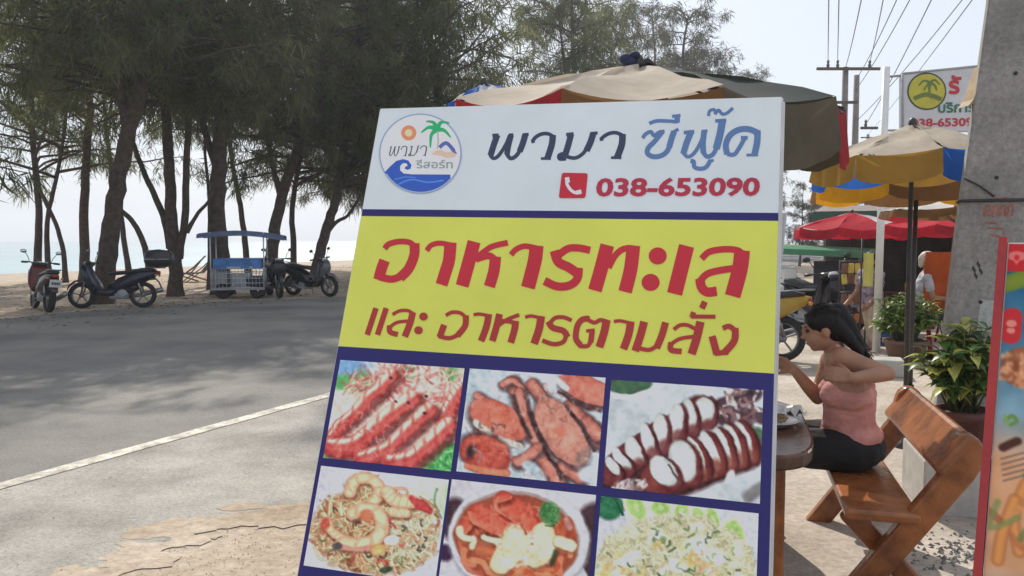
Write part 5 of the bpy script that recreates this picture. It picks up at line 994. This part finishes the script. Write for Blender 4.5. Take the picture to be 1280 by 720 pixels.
# concrete plinth, potted plants, cable coil, kerb slab
b = MB(); b.box((0, 0, .165), (.62, .55, .33), bev=.015); o = b.build('concrete_plinth', mat('whitewashed_concrete', (.46, .44, .41), .9, .15, 6, .15, 40)); tag(o, 'low pale concrete block under the potted croton behind the bench', 'plinth'); o.location = (2.74, 4.72, 0); o.rotation_euler = (0, 0, R(-14))
b = MB(); b.box((0, 0, .10), (.78, .34, .20), bev=.02); o = b.build('concrete_slab', mat('pale_concrete', (.44, .43, .40), .9, .12, 6, .15, 40)); tag(o, 'low pale concrete slab on the pavement at the foot of the white signpost', 'kerb slab'); o.location = (4.15, 9.3, .01); o.rotation_euler = (0, 0, R(-20))
M_terra = mat('red_brown_pot', (.10, .030, .020), .5, .2, 6); M_stem = mat('green_stem', (.09, .11, .04), .7, .2, 8)
def potted(label, loc, z0, pr0, ph, frad, fh, nleaf, ll, lw, cols, seed, potm=M_terra):
    r_ = empty('potted_plant', (loc[0], loc[1], z0), 0, label, 'plant'); g = random.Random(seed)
    MB().lathe([(.001, 0), (pr0 * .72, 0), (pr0 * .95, ph * .8), (pr0 * 1.05, ph * .82), (pr0 * 1.05, ph), (pr0 * .92, ph), (pr0 * .88, ph * .9), (.001, ph * .88)], 22).build('pot', potm, r_)
    sb = MB(); lbs = [MB() for _ in cols]
    for k in range(nleaf // 11):
        a_ = g.uniform(0, 6.28); rr = frad * math.sqrt(g.random()); tip = Vector((rr * math.cos(a_), rr * math.sin(a_), ph + fh * g.uniform(.35, 1.0) * (1 - .35 * (rr / frad) ** 2)))
        base = Vector((g.uniform(-.4, .4) * pr0, g.uniform(-.4, .4) * pr0, ph * .85)); mid = base.lerp(tip, .5) + Vector((0, 0, .08 * fh)); P = [base, mid, tip]; sb.tube(P, [.008, .006, .003], 5)
        for q in range(11):
            t = g.uniform(.35, 1.0); p = mid.lerp(tip, (t - .35) / .65); a2 = g.uniform(0, 6.28); d = Vector((math.cos(a2), math.sin(a2), g.uniform(-.35, .7))).normalized(); sd = d.cross(UPV).normalized(); nn = sd.cross(d); L = ll * g.uniform(.6, 1.25); w_ = lw * g.uniform(.7, 1.2)
            V = []; prof = [0, .55, .95, 1, .75, .32, 0]
            for i, f in enumerate(prof):
                s_ = i / 6; c = p + d * L * s_ + nn * (.10 * L * math.sin(s_ * 2.6) - .32 * L * s_ * s_)
                V += [c - sd * w_ / 2 * f + nn * .18 * w_ * f, c, c + sd * w_ / 2 * f + nn * .18 * w_ * f]
            lbs[g.randrange(len(cols))].add(V, [[3 * i + j, 3 * i + j + 1, 3 * i + j + 4, 3 * i + j + 3] for i in range(6) for j in (0, 1)], 0, True)
    sb.build('stem', M_stem, r_)
    for lb_, m in zip(lbs, cols):
        if lb_.v: lb_.build('foliage', m, r_)
    return r_
Lf1 = mat('croton_green_leaf', (.085, .17, .035), .4, .3, 9, trans=.3); Lf2 = mat('croton_yellow_leaf', (.44, .44, .10), .4, .3, 12, trans=.3); Lf3 = mat('deep_green_leaf', (.045, .11, .028), .35, .3, 9, trans=.25); Lf4 = mat('lime_leaf', (.26, .35, .06), .45, .3, 9, trans=.35)
potted('leafy yellow green croton in a red brown pot on the pale block', (2.66, 4.66), .33, .15, .27, .29, .56, 620, .13, .06, [Lf1, Lf2, Lf3, Lf2, Lf1], 5)
potted('bushy lime green plant in a brown pot beyond the thin dark parasol pole', (5.15, 10.4), .01, .27, .27, .42, .66, 1700, .11, .045, [Lf4, Lf1, Lf4], 6, mat('clay_pot', (.16, .09, .06), .7, .2, 6))

# ------------------------------------------------------------------ red framed menu board at the right edge
mb = empty('menu_board', (0, 0, 0), 0, 'red framed blue menu stand with food pictures at the right edge', 'menu stand')
mo_ = at(1257, 303, 2.06); mbm = at(1225, 722, 1.90); hx = Vector((.80, -.60, 0)); dn = (mbm - mo_).normalized(); hx = (hx - dn * hx.dot(dn)).normalized(); nrm = hx.cross(dn).normalized()
if nrm.y > 0: nrm = -nrm
Ht = (mo_.z - .03) / -dn.z; Wd = .62
mb.location = (mo_ + dn * Ht).xy.to_3d()
def mp3(u, v, k=0.0): return mo_ + hx * u + dn * v + nrm * k - mb.location
M_redf = mat('red_lacquer_frame', (.42, .025, .025), .35, .15, 6); M_sil = mat('silver_edge', (.62, .64, .66), .35, .08, 6, metal=.4)
def slab(name, u0, u1, v0, v1, k0, k1, m, par=mb):
    b = MB(); b.prism([mp3(u0, v0), mp3(u1, v0), mp3(u1, v1), mp3(u0, v1)], nrm * k0, nrm * k1); return b.build(name, m, par)
slab('panel', .006, Wd, 0, Ht * .93, -.012, -.001, M_white)
b = MB()
for u in (-.006, Wd + .006): b.prism([mp3(u - .009, -.012), mp3(u + .010, -.012), mp3(u + .010, Ht), mp3(u - .009, Ht)], nrm * -.016, nrm * .010)
b.build('frame', M_redf, mb)
back = (Vector((-nrm.x, -nrm.y, 0)).normalized()); b = MB(); t_ = mp3(.0, .62, -.02); dd_ = dn + back * .16
b.prism([mp3(.0, .55, -.02), mp3(Wd, .55, -.02), mp3(Wd, .55, -.02) + dd_ * (Ht - .56), mp3(.0, .55, -.02) + dd_ * (Ht - .56)], back * 0, back * .02); b.build('rear_panel', M_sil, mb)
U, V = np.meshgrid(np.linspace(.008, Wd - .004, 240), np.linspace(.004, Ht * .925, 440)); p = Paint(U.ravel() * 1000, V.ravel() * 1000, (44, 92, 132))
yy = p.Y + p.noise(300, 14, 3); t = np.clip((yy - 100) / 330, 0, 1)[:, None]; p.C = np.array([[32, 88, 128]]) * (1 - t) + np.array([[112, 150, 176]]) * t
t = np.clip((yy - 430) / 120, 0, 1)[:, None]; p.C += (np.array([[196, 150, 118]]) - p.C) * t; t = np.clip((yy - 800) / 80, 0, 1)[:, None]; p.C += (np.array([[150, 165, 180]]) - p.C) * t; p.C += p.noise(50, 10, 4)[:, None]
p.stroke([(0, 112), (80, 88), (200, 110), (400, 80), (640, 100)], 44, (112, 132, 48), edge=(90, 120, 44), soft=5); p.stroke([(0, 34), (640, 34)], 84, (176, 36, 44), soft=4)
for x in (27,): p.ellipse(x - 8, 36, 11, 11, (226, 110, 112), 0, .2); p.ellipse(x + 8, 36, 11, 11, (226, 110, 112), 0, .2); p.stroke([(x, 36), (x, 56)], 26, (226, 110, 112), soft=5, taper=(1, .1)); p.ellipse(x, 40, 6, 8, (186, 44, 50), 0, .4)
p.stroke([(26, 192), (26, 240)], 44, (178, 42, 50), soft=4); p.ellipse(26, 210, 11, 9, (220, 130, 124), 0, .3); p.ellipse(26, 228, 9, 7, (220, 130, 124), 0, .3)
for cx, cy, rx, ry in ((52, 318, 42, 48), (230, 300, 90, 80), (470, 310, 90, 90)):
    p.ellipse(cx, cy, rx, ry, (170, 110, 82), 10, .15, edge=(120, 72, 56)); p.scatter(60, in_ell(cx, cy, rx * .8, ry * .8), [(196, 140, 104), (140, 84, 60), (214, 170, 136)], 22, 10, .4, seed=int(cx))
p.stroke([(30, 452), (42, 440), (52, 452), (40, 462)], 9, (96, 136, 70), soft=4); p.stroke([(26, 440), (34, 462)], 6, (120, 160, 90), soft=4)
p.stroke([(28, 520), (44, 508), (56, 500)], 20, (70, 40, 34), soft=6)
for k in range(5): p.stroke([(26 + k * 2, 548 + k * 13), (70 + k * 2, 526 + k * 13)], 4, (110, 96, 96), soft=3)
for pts in ([(80, 600), (60, 680), (76, 760)], [(60, 640), (40, 720), (34, 790)], [(96, 560), (120, 660), (110, 780)], [(240, 560), (300, 680), (260, 800)]): p.stroke(pts, 26, (206, 142, 84), edge=(160, 100, 62), soft=8)
p.scatter(90, in_ell(300, 660, 290, 130), [(210, 150, 100), (160, 96, 64), (226, 190, 150), (96, 120, 70)], 50, 16, .4, seed=12)
col = np.ones((U.size, 4), np.float32); col[:, :3] = np.clip(lin(np.clip(p.C * .86, 8, 245)) / WHITE_OBS * np.array([.79, .85, .94]), .004, .88)
me = bpy.data.meshes.new('printed_face'); ii = np.arange(U.size).reshape(U.shape); F = np.stack([ii[:-1, :-1], ii[1:, :-1], ii[1:, 1:], ii[:-1, 1:]], -1).reshape(-1, 4)
me.from_pydata([mp3(float(a_), float(c_), .0015) for a_, c_ in zip(U.ravel(), V.ravel())], [], F.tolist()); at_ = me.color_attributes.new('print', 'FLOAT_COLOR', 'POINT'); at_.data.foreach_set('color', col.ravel()); me.materials.append(M_print)
o = bpy.data.objects.new('printed_face', me); COL.objects.link(o); o.parent = mb

# ------------------------------------------------------------------ white signpost with its hanging sign
q = gnd(1095, 441); sp = empty('roadside_sign', (q.x, q.y, 0), 0, 'white box sign with yellow palm disc high on a slim white post', 'sign'); Ys = q.y; so_ = Vector((q.x, q.y, 0))
def sg(px, py, dy=0.0): v = at(px, py, Ys) - so_; return v + Vector((0, dy, 0))
b = MB(); tp = sg(1108, 84); b.tube([(0, 0, 0), tp], [.052, .048], 12); b.build('post', M_white, sp)
b = MB(); b.tube([sg(1108, 96), sg(1218, 86)], .018, 8); b.tube([sg(1107, 163), sg(1130, 163)], .016, 8); b.build('bracket', M_grey, sp)
c00, c11 = sg(1126, 92), sg(1226, 164); b = MB(); b.prism([sg(1126, 94), sg(1226, 84), sg(1226, 165), sg(1126, 164)], (0, -.05, 0), (0, .05, 0)); b.build('sign_box', mat('sign_face_white', (.55, .57, .60), .45, .06, 5), sp)
b = MB(); b.tube([sg(1126, 93, -.052), sg(1126, 165, -.052)], .018, 6); b.tube([sg(1126, 93, -.052), sg(1226, 83, -.052)], .016, 6); b.build('box_edge', M_grey, sp)
def pdisc(name, cx, cy, rx, ry, dy, m, par=sp, n=28):
    b = MB(); b.add([sg(cx + rx * math.cos(2 * math.pi * k / n), cy + ry * math.sin(2 * math.pi * k / n), dy) for k in range(n)], [list(range(n))]); return b.build(name, m, par)
pdisc('emblem_ring', 1156, 115, 24.5, 23.5, -.053, mat('sign_dark_green', (.05, .07, .03), .5, .1, 8)); em = pdisc('emblem_disc', 1156, 115, 22.5, 21.5, -.055, mat('sign_yellow', (.50, .46, .05), .5, .1, 8))
b = MB()
def srib(pts, w_, dy, b, tp=(1, 1)):
    P = cr_line(pts, 5); V = []
    for i, p in enumerate(P):
        t = (P[min(i + 1, len(P) - 1)] - P[max(i - 1, 0)]).normalized(); f = tp[0] + (tp[1] - tp[0]) * i / (len(P) - 1); q = Vector((-t.y, t.x, 0)) * w_ / 2 * f
        for s in (1, -1): V.append(sg(p.x + s * q.x, p.y + s * q.y, dy))
    b.add(V, [[2 * i, 2 * i + 1, 2 * i + 3, 2 * i + 2] for i in range(len(P) - 1)])
for k, pts in enumerate(([(1160, 104), (1152, 102), (1146, 108)], [(1160, 104), (1166, 101), (1172, 107)], [(1160, 104), (1156, 108), (1152, 114)], [(1160, 104), (1166, 108), (1168, 114)], [(1160, 104), (1159, 114), (1161, 124)])): srib(pts, 3.4, -.058 - k * .0006, b, (1, .4))
srib([(1140, 124), (1156, 119), (1174, 125)], 5, -.062, b); b.build('palm_emblem', mat('sign_olive_green', (.12, .19, .04), .5, .1, 8), sp)
b = MB(); M_sr = mat('sign_red', (.50, .03, .04), .5, .1, 8)
def stext(s, x0, y0, x1, h, dy, m, bold, name):
    V_, F_ = text_verts(s, bold); b = MB(); b.add([sg(x0 + (x1 - x0) * x, y0 - h * y - (x1 - x0) * x * .02, dy) for x, y in V_], F_); return b.build(name, m, sp)
stext('038-653090', 1137, 160, 1222, 11, -.056, M_sr, .03, 'phone_number'); stext('รั', 1183, 119, 1199, 24, -.056, M_sr, .04, 'red_lettering'); stext('บริการ', 1170, 142, 1216, 13, -.056, mat('sign_green', (.03, .16, .10), .5, .1, 8), .03, 'green_lettering')

# ------------------------------------------------------------------ utility poles down the street and their wires
M_pcon = mat('weathered_pole_concrete', (.22, .19, .165), .9, .2, 3)
def upole(px, ytop, Y, label, arm, r=.15):
    t = at(px, ytop, Y); r_ = empty('utility_pole', (t.x, t.y, 0), 0, label, 'utility pole', 'utility poles down the street')
    b = MB(); b.tube([(0, 0, -.2), (0, 0, t.z)], [r * 1.25, r * .8], 10); b.build('shaft', M_pcon, r_)
    for (x0, x1, py, ins) in arm:
        a_ = at(x0, py, Y - .2) - r_.location; c_ = at(x1, py, Y - .2) - r_.location
        b = MB(); b.beam(a_, c_, .10, .11); b.build('crossarm', mat('arm_timber', (.09, .07, .055), .9, .2, 5), r_)
        for x in ins: q = at(x, py, Y - .2) - r_.location; b = MB(); b.lathe([(.001, .05), (.05, .05), (.07, .16), (.04, .20), (.06, .30), (.03, .36), (.001, .38)], 10, Matrix.Translation(q)); b.build('insulator', mat('brown_ceramic', (.10, .06, .05), .3, .2, 8), r_)
    return r_
upole(1057, 84, 34, 'utility pole with a long crossarm and insulators nearest behind the parasols', [(1021, 1100, 86, (1035, 1047, 1087)), (1044, 1072, 128, ())])
upole(1071, 94, 36, 'bare grey utility pole close right of the one with the crossarm', [(1076, 1097, 160, (1082,))])
upole(1085, 168, 74, 'far small utility pole seen between the crossarm pole and the signpost', [(1076, 1096, 172, ())], .16)
M_wire = mat('black_wire', (.03, .03, .035), .6, .1, 6)
for (x0, y0, Y0, x1, y1, Y1, lab) in ((1035, 78, 34, 1037, -60, 16, 'leftmost overhead wire dropping to the end of the crossarm'), (1047, 78, 34, 1050, -60, 16, 'second overhead wire from the left reaching the crossarm'), (1057, 84, 34, 1085, -60, 16, 'overhead wire running up from the top of the crossarm pole'), (1087, 78, 34, 1112, -60, 17, 'overhead wire from the right insulator of the crossarm'), (1070, 100, 36, 1140, -60, 18, 'overhead wire rising from the bare grey pole to the right'), (1070, 112, 36, 1160, -60, 18, 'slack overhead wire just below the top of the bare grey pole'), (1082, 156, 36, 1180, -50, 18, 'lower telephone wire rising from the short arm'), (1072, 150, 36, 1222, -40, 20, 'telephone wire passing in front of the white box sign toward the near pole'), (1085, 168, 74, 1232, -40, 18, 'rightmost telephone wire crossing beside the concrete pole')):
    A_, B_ = at(x0, y0, Y0), at(x1, y1, Y1); E_ = A_ + (B_ - A_) * 1.5; P = [A_.lerp(E_, t / 14) + Vector((0, 0, -.35 * 4 * (t / 14) * (1 - t / 14))) for t in range(15)]
    P = [p + Vector((0, 0, .0)) for p in P]; tag(MB().tube(P, .013, 5).build('overhead_wire', M_wire), lab, 'wire', 'overhead wires along the street')

# ------------------------------------------------------------------ food stalls and clutter down the pavement
sh = empty('food_stall_shed', (9.3, 16.6, 0), R(-24), 'dim open food stall shed under a green eave behind the red parasols', 'shed')
M_dkw = mat('dark_stained_boards', (.045, .030, .024), .8, .35, 4); M_geave = mat('green_tin_eave', (.02, .085, .06), .6, .2, 4)
b = MB(); b.box((1.5, 2.2, 1.1), (8.2, .08, 2.2)); b.box((5.4, .6, 1.1), (.08, 3.2, 2.2)); b.build('back_wall', M_dkw, sh)
b = MB(); b.box((1.5, .55, 2.24), (8.6, 4.0, .06), (R(4), 0, 0)); b.build('roof', mat('rusty_tin_roof', (.16, .11, .09), .7, .3, 3), sh)
b = MB(); b.box((1.5, -1.46, 2.0), (8.6, .05, .30), bev=.01); b.build('eave_board', M_geave, sh)
for x in (-2.5, -.2, 2.1, 4.4): b = MB(); b.box((x, -1.3, 1.05), (.10, .10, 2.1), bev=.01); b.build('post', M_dkw, sh)
b = MB(); b.box((.6, .4, .42), (2.6, .8, .84), bev=.02); b.build('counter', mat('stall_counter', (.14, .07, .05), .6, .3, 4), sh)
b = MB(); b.box((.6, .4, .90), (2.2, .5, .12), bev=.02); b.build('tray', mat('pale_tray', (.4, .4, .38), .5, .3, 8), sh)
q = at(1178, 352, 10.8); b = MB(); V = []
for i in range(9):
    for j in range(9): V.append((-.24 + .52 * i / 8, .03 * math.sin(i * 1.6 + j * .3), .40 - .80 * j / 8))
b.add(V, [[i * 9 + j, (i + 1) * 9 + j, (i + 1) * 9 + j + 1, i * 9 + j + 1] for i in range(8) for j in range(8)], 0, True); ob = b.build('orange_banner', cloth('orange_vinyl', (.50, .11, .03), tr=.2)); tag(ob, 'plain orange cloth banner hanging left of the concrete pole', 'banner'); ob.location = q
sd_ = ob.modifiers.new('s', 'SOLIDIFY'); sd_.thickness = .006
q = at(1284, 196, 7.4); b = MB(); b.box((0, 0, 0), (.20, .03, .62), bev=.008); ob = b.build('blue_banner', mat('violet_blue_vinyl', (.16, .20, .42), .5, .3, 8)); tag(ob, 'violet blue banner edge showing right of the concrete pole', 'banner'); ob.location = q
b = MB(); b.tube([(0, 0, -q.z), (0, 0, -.3)], .02, 6); b.build('banner_pole', M_grey, ob)

def small_person(label, p, face, seated, shirt, legs, hairm, hs=1.0, arms=0.6, extra=None):
    r_ = empty('person', (p.x, p.y, 0), face, label, 'person')
    X, Y_, Zv = Vector((1, 0, 0)), Vector((0, 1, 0)), Vector((0, 0, 1)); hz_ = (.50 if seated else .90) * hs
    pv = Vector((0, 0, hz_)); cv = pv + Zv * .36 * hs + X * .03; nk = pv + Zv * .54 * hs + X * .03; hd_ = pv + Zv * .70 * hs + X * .06
    ch = [([pv, cv, nk - Zv * .04], [.13, .135, .08]), ([nk - Zv * .04, hd_ - Zv * .06], [.05, .05])]; sl_ = []; lg = []
    for s in (-1, 1):
        s0 = nk + Y_ * s * .17 - Zv * .06; e0 = s0 + X * .12 * arms - Zv * .26 + Y_ * s * .04; w0 = e0 + X * .22 - Zv * (.02 if arms > .5 else .2)
        ch.append(([nk - Zv * .05, s0, e0, w0], [.055, .055, .042, .03])); sl_.append(([nk - Zv * .05, s0, s0.lerp(e0, .55)], [.065, .068, .058])); hand(ch, w0, X * .9 - Zv * .3, -Y_ * s, .95, .6)
        if seated: h0 = pv + Y_ * s * .09; k0 = h0 + X * .42; a0 = k0 + X * .03 - Zv * (k0.z - .08)
        else: h0 = pv + Y_ * s * .085; k0 = h0 - Zv * .42 * hs + X * (.05 * s); a0 = Vector((-.03 + .06 * s, h0.y, .08))
        ch += [([h0, k0, a0], [.09, .06, .036]), ([a0 - X * .04 - Zv * .035, a0 + X * .14 - Zv * .05], [.036, .026])]; lg.append(([h0, h0.lerp(k0, .6), k0, k0.lerp(a0, .75)], [.105, .088, .07, .056]))
    fuse('body', ch, [(hd_ + Zv * .02, (.092, .075, .105)), (hd_ + X * .09 - Zv * .01, (.016, .013, .018)), (hd_ - Zv * .05 + X * .02, (.07, .058, .065)), (hd_ + Y_ * .075, (.016, .009, .028)), (hd_ - Y_ * .075, (.016, .009, .028))], M_skin, r_, .012, 3)
    fuse('shirt', sl_ + [([pv + Zv * .0, cv, nk - Zv * .07], [.145, .15, .10])], [(cv, (.14, .185, .17)), (pv + Zv * .08, (.14, .17, .13))], shirt, r_, .014, 3, folds=.01)
    fuse('trousers', lg, [(pv, (.14, .17, .12))], legs, r_, .014, 3)
    fuse('hair', [([hd_ - X * .07 + Zv * .03, hd_ - X * .085 - Zv * .06], [.06, .04])], [(hd_ - X * .015 + Zv * .045, (.098, .086, .088))], hairm, r_, .012, 2)
    return r_
p = at(1152, 400, 11.0); small_person('seated pale haired person in light grey shirt behind the bushy lime plant', Vector((p.x, p.y, 0)), R(-20), True, mat('light_grey_shirt', (.42, .42, .46), .8, .2, 8), mat('dark_trousers', (.03, .03, .04), .8, .2, 8), mat('pale_hair', (.55, .50, .42), .6, .2, 30), 1.08)
st = empty('plastic_stool', (p.x, p.y, 0), R(-20), 'red plastic stool under the pale haired seated person', 'stool'); b = MB(); b.lathe([(.001, .40), (.17, .40), (.175, .38), (.16, .36), (.001, .36)], 18); b.build('seat', C_red, st)
for k in range(4): a_ = R(45 + 90 * k); b = MB(); b.tube([(.12 * math.cos(a_), .12 * math.sin(a_), .37), (.18 * math.cos(a_), .18 * math.sin(a_), 0)], .018, 6); b.build('leg', C_red, st)
q = gnd(1088, 437); small_person('standing person in purple top and beige trousers left of the white signpost', Vector((q.x, q.y, 0)), R(200), False, mat('purple_print_top', (.16, .06, .20), .8, .5, 18, col2=(.5, .4, .5)), mat('beige_trousers', (.46, .36, .26), .8, .2, 8), M_hair, .80, .3)
q = gnd(1064, 432); rk = empty('snack_rack', (q.x, q.y, 0), R(10), 'wire rack hung with orange and yellow snack packets beside the standing person', 'rack')
for x in (-.22, .22): b = MB(); b.tube([(x, 0, 0), (x, 0, 1.28)], .012, 6); b.build('upright', M_pole, rk)
b = MB(); [b.tube([(-.22, 0, z), (.22, 0, z)], .008, 5) for z in (.5, .8, 1.1, 1.26)]; b.build('rail', M_pole, rk)
pm = [mat('orange_packet', (.55, .20, .04), .35, .2, 12), mat('yellow_packet', (.60, .45, .06), .35, .2, 12), mat('brown_packet', (.20, .09, .05), .35, .2, 12)]
g = random.Random(3)
for z in (1.26, 1.1, .8, .5):
    for k in range(4): b = MB(); x = -.16 + k * .107; b.box((x, -.03, z - .10 + g.uniform(-.01, .01)), (.09, .03, .15), (g.uniform(-.2, .2), 0, g.uniform(-.2, .2)), bev=.012); b.build('packet', pm[g.randrange(3)], rk)
q = Vector((4.9, 11.0, 0)); b = MB(); V = []
for i in range(6):
    for j in range(8): V.append((-.07 + .14 * i / 5, .02 * math.sin(i * 1.9), 1.40 - .46 * j / 7))
b.add(V, [[i * 8 + j, (i + 1) * 8 + j, (i + 1) * 8 + j + 1, i * 8 + j + 1] for i in range(5) for j in range(7)], 0, True); ob = b.build('yellow_cloth', cloth('yellow_green_cloth', (.36, .34, .10))); tag(ob, 'yellow green cloth hanging on a thin stick beside the white signpost', 'cloth'); ob.location = q
b = MB(); b.tube([(-.08, .03, 0), (-.08, .03, 1.6)], .012, 6); b.build('stick', M_pole, ob)

for k, (px, Y, rz, lab) in enumerate(((1128, 12.6, .2, 'red plastic stool at the low stall table behind the lime plant'), (1186, 12.2, .5, 'red plastic stool nearest the concrete pole at the stall table'))):
    p = at(px, 400, Y); s2 = copy_tree(st); s2.location = (p.x, p.y, 0); s2.rotation_euler.z = rz; s2['label'] = lab
p = at(1160, 400, 13.0); dt = empty('stall_table', (p.x, p.y, 0), .2, 'dark low table with jars at the food stall behind the lime plant', 'table'); b = MB(); b.box((0, 0, .70), (1.3, .7, .05), bev=.012); b.build('tabletop', M_tw, dt)
for x in (-.58, .58):
    for y in (-.28, .28): b = MB(); b.box((x, y, .34), (.07, .07, .68), bev=.01); b.build('leg', M_tw, dt)
for k, (x, m_, lab) in enumerate(((-.35, C_or, 'orange lidded jar at the left end of the stall table'), (-.1, M_white, 'white jar in the middle of the stall table'), (.2, C_red, 'red jar toward the right of the stall table'))):
    jr = empty('jar', (p.x + x, p.y + .2 * x, .725), 0, lab, 'jar'); MB().lathe([(.001, 0), (.07, 0), (.075, .14), (.05, .18), (.001, .18)], 14).build('jar_body', m_, jr); MB().lathe([(.001, .18), (.056, .18), (.056, .22), (.001, .225)], 12).build('lid', M_black, jr)
for k, lab in enumerate(('blue plastic crate at the bottom of the stack beside the white signpost', 'blue plastic crate on top of the stack beside the white signpost')):
    p = at(1118, 430, 11.9); cr_ = empty('plastic_crate', (p.x, p.y, .01 + .30 * k), .3 + .1 * k, lab, 'crate', 'crates by the signpost'); b = MB()
    for x, y, sx, sy in ((0, -.19, .5, .02), (0, .19, .5, .02), (-.24, 0, .02, .36), (.24, 0, .02, .36)): b.box((x, y, .05), (sx, sy, .08)); b.box((x, y, .16), (sx, sy, .06)); b.box((x, y, .26), (sx, sy, .06))
    b.box((0, 0, .012), (.48, .36, .024)); [b.box((x, y, .15), (.03, .03, .29)) for x in (-.235, .235) for y in (-.18, .18)]; b.build('crate_body', mat('blue_crate_plastic', (.03, .10, .30), .5, .2, 6), cr_)

# cart with the green awning, parked motorcycles
q = gnd(1012, 412); gc = empty('vending_cart', (q.x, q.y, 0), R(-8), 'food cart with low green awning and dark screen panel right of the signboard', 'food cart')
b = MB(); V = []
for i in range(11):
    for j in range(7): V.append((-.75 + 1.75 * i / 10, -.6 + 1.2 * j / 6, 1.40 + .07 * math.sin(math.pi * j / 6) - .012 * (i - 5) * .6))
b.add(V, [[i * 7 + j, (i + 1) * 7 + j, (i + 1) * 7 + j + 1, i * 7 + j + 1] for i in range(10) for j in range(6)], 0, True)
e_ = [(-.75 + 1.75 * i / 10, -.6, 1.40 - .012 * (i - 5) * .6) for i in range(11)]; b.add(e_ + [(x, y - .01, z - .10) for x, y, z in e_], [[i, i + 1, 12 + i, 11 + i] for i in range(10)]); b.build('awning', cloth('green_awning', (.10, .26, .15), tr=.2), gc)
for x, y in ((-.7, -.55), (.95, -.55), (-.7, .55), (.95, .55)): b = MB(); b.tube([(x, y, 0), (x, y, 1.42)], .016, 6); b.build('post', M_grey, gc)
b = MB(); b.box((.35, -.2, .85), (.70, .04, .72), bev=.01); b.build('screen_panel', mat('dark_screen', (.05, .045, .06), .7, .3, 8), gc)
b = MB(); b.box((.1, .1, .42), (1.5, .8, .20), bev=.03); b.build('cart_bed', M_grey, gc)
for x, z, s in ((-.45, .66, .34), (-.15, .62, .26), (-.42, .96, .24)): b = MB(); b.box((x, -.2, z), (s, .3, .26), bev=.03); b.build('cool_box', M_white, gc)
for x in (-.4, .6): b = MB(); lathe_y(b, [(.14, -.03), (.20, -.04), (.22, 0), (.20, .04), (.14, .03), (.03, .03), (.03, -.03)], (x, -.42, .22), 18, closed=True); b.build('wheel', M_rubber, gc)
scooter(Vector((2.85, 10.3, .01)), R(176), 'yellow and black motorcycle half hidden behind the right edge of the signboard', M_yelp, M_blk, plate=False)
q = gnd(1021, 420); scooter(Vector((q.x, q.y, .01)), R(-80), 'black motorcycle facing the camera behind the head of the woman', M_blk, M_blk, plate=False)
# hazy trees at the end of the street
for k, (px, Y, s, lab) in enumerate(((1000, 46, .25, 'small hazy tree low above the green awning'), (1032, 58, .30, 'hazy round tree at the end of the street left of the red parasol'), (1062, 70, .33, 'far hazy tree behind the utility poles'), (1140, 60, .36, 'hazy tree hidden mostly by the far parasols'), (1230, 52, .40, 'hazy tree behind the concrete pole'), (1330, 46, .42, 'hazy tree beyond the right edge of the stalls'))):
    p = at(px, 298, Y); r_ = empty('street_tree', (p.x, p.y, 0), k * 1.3, lab, 'tree', 'trees at the end of the street'); r_.scale = (s * 1.15, s * 1.15, s)
    v = 1 + k % 2; tk = bpy.data.objects.new('trunk', tmesh[v]); COL.objects.link(tk); tk.parent = r_; o = bpy.data.objects.new('crown', protos[v][1]); COL.objects.link(o); o.parent = r_
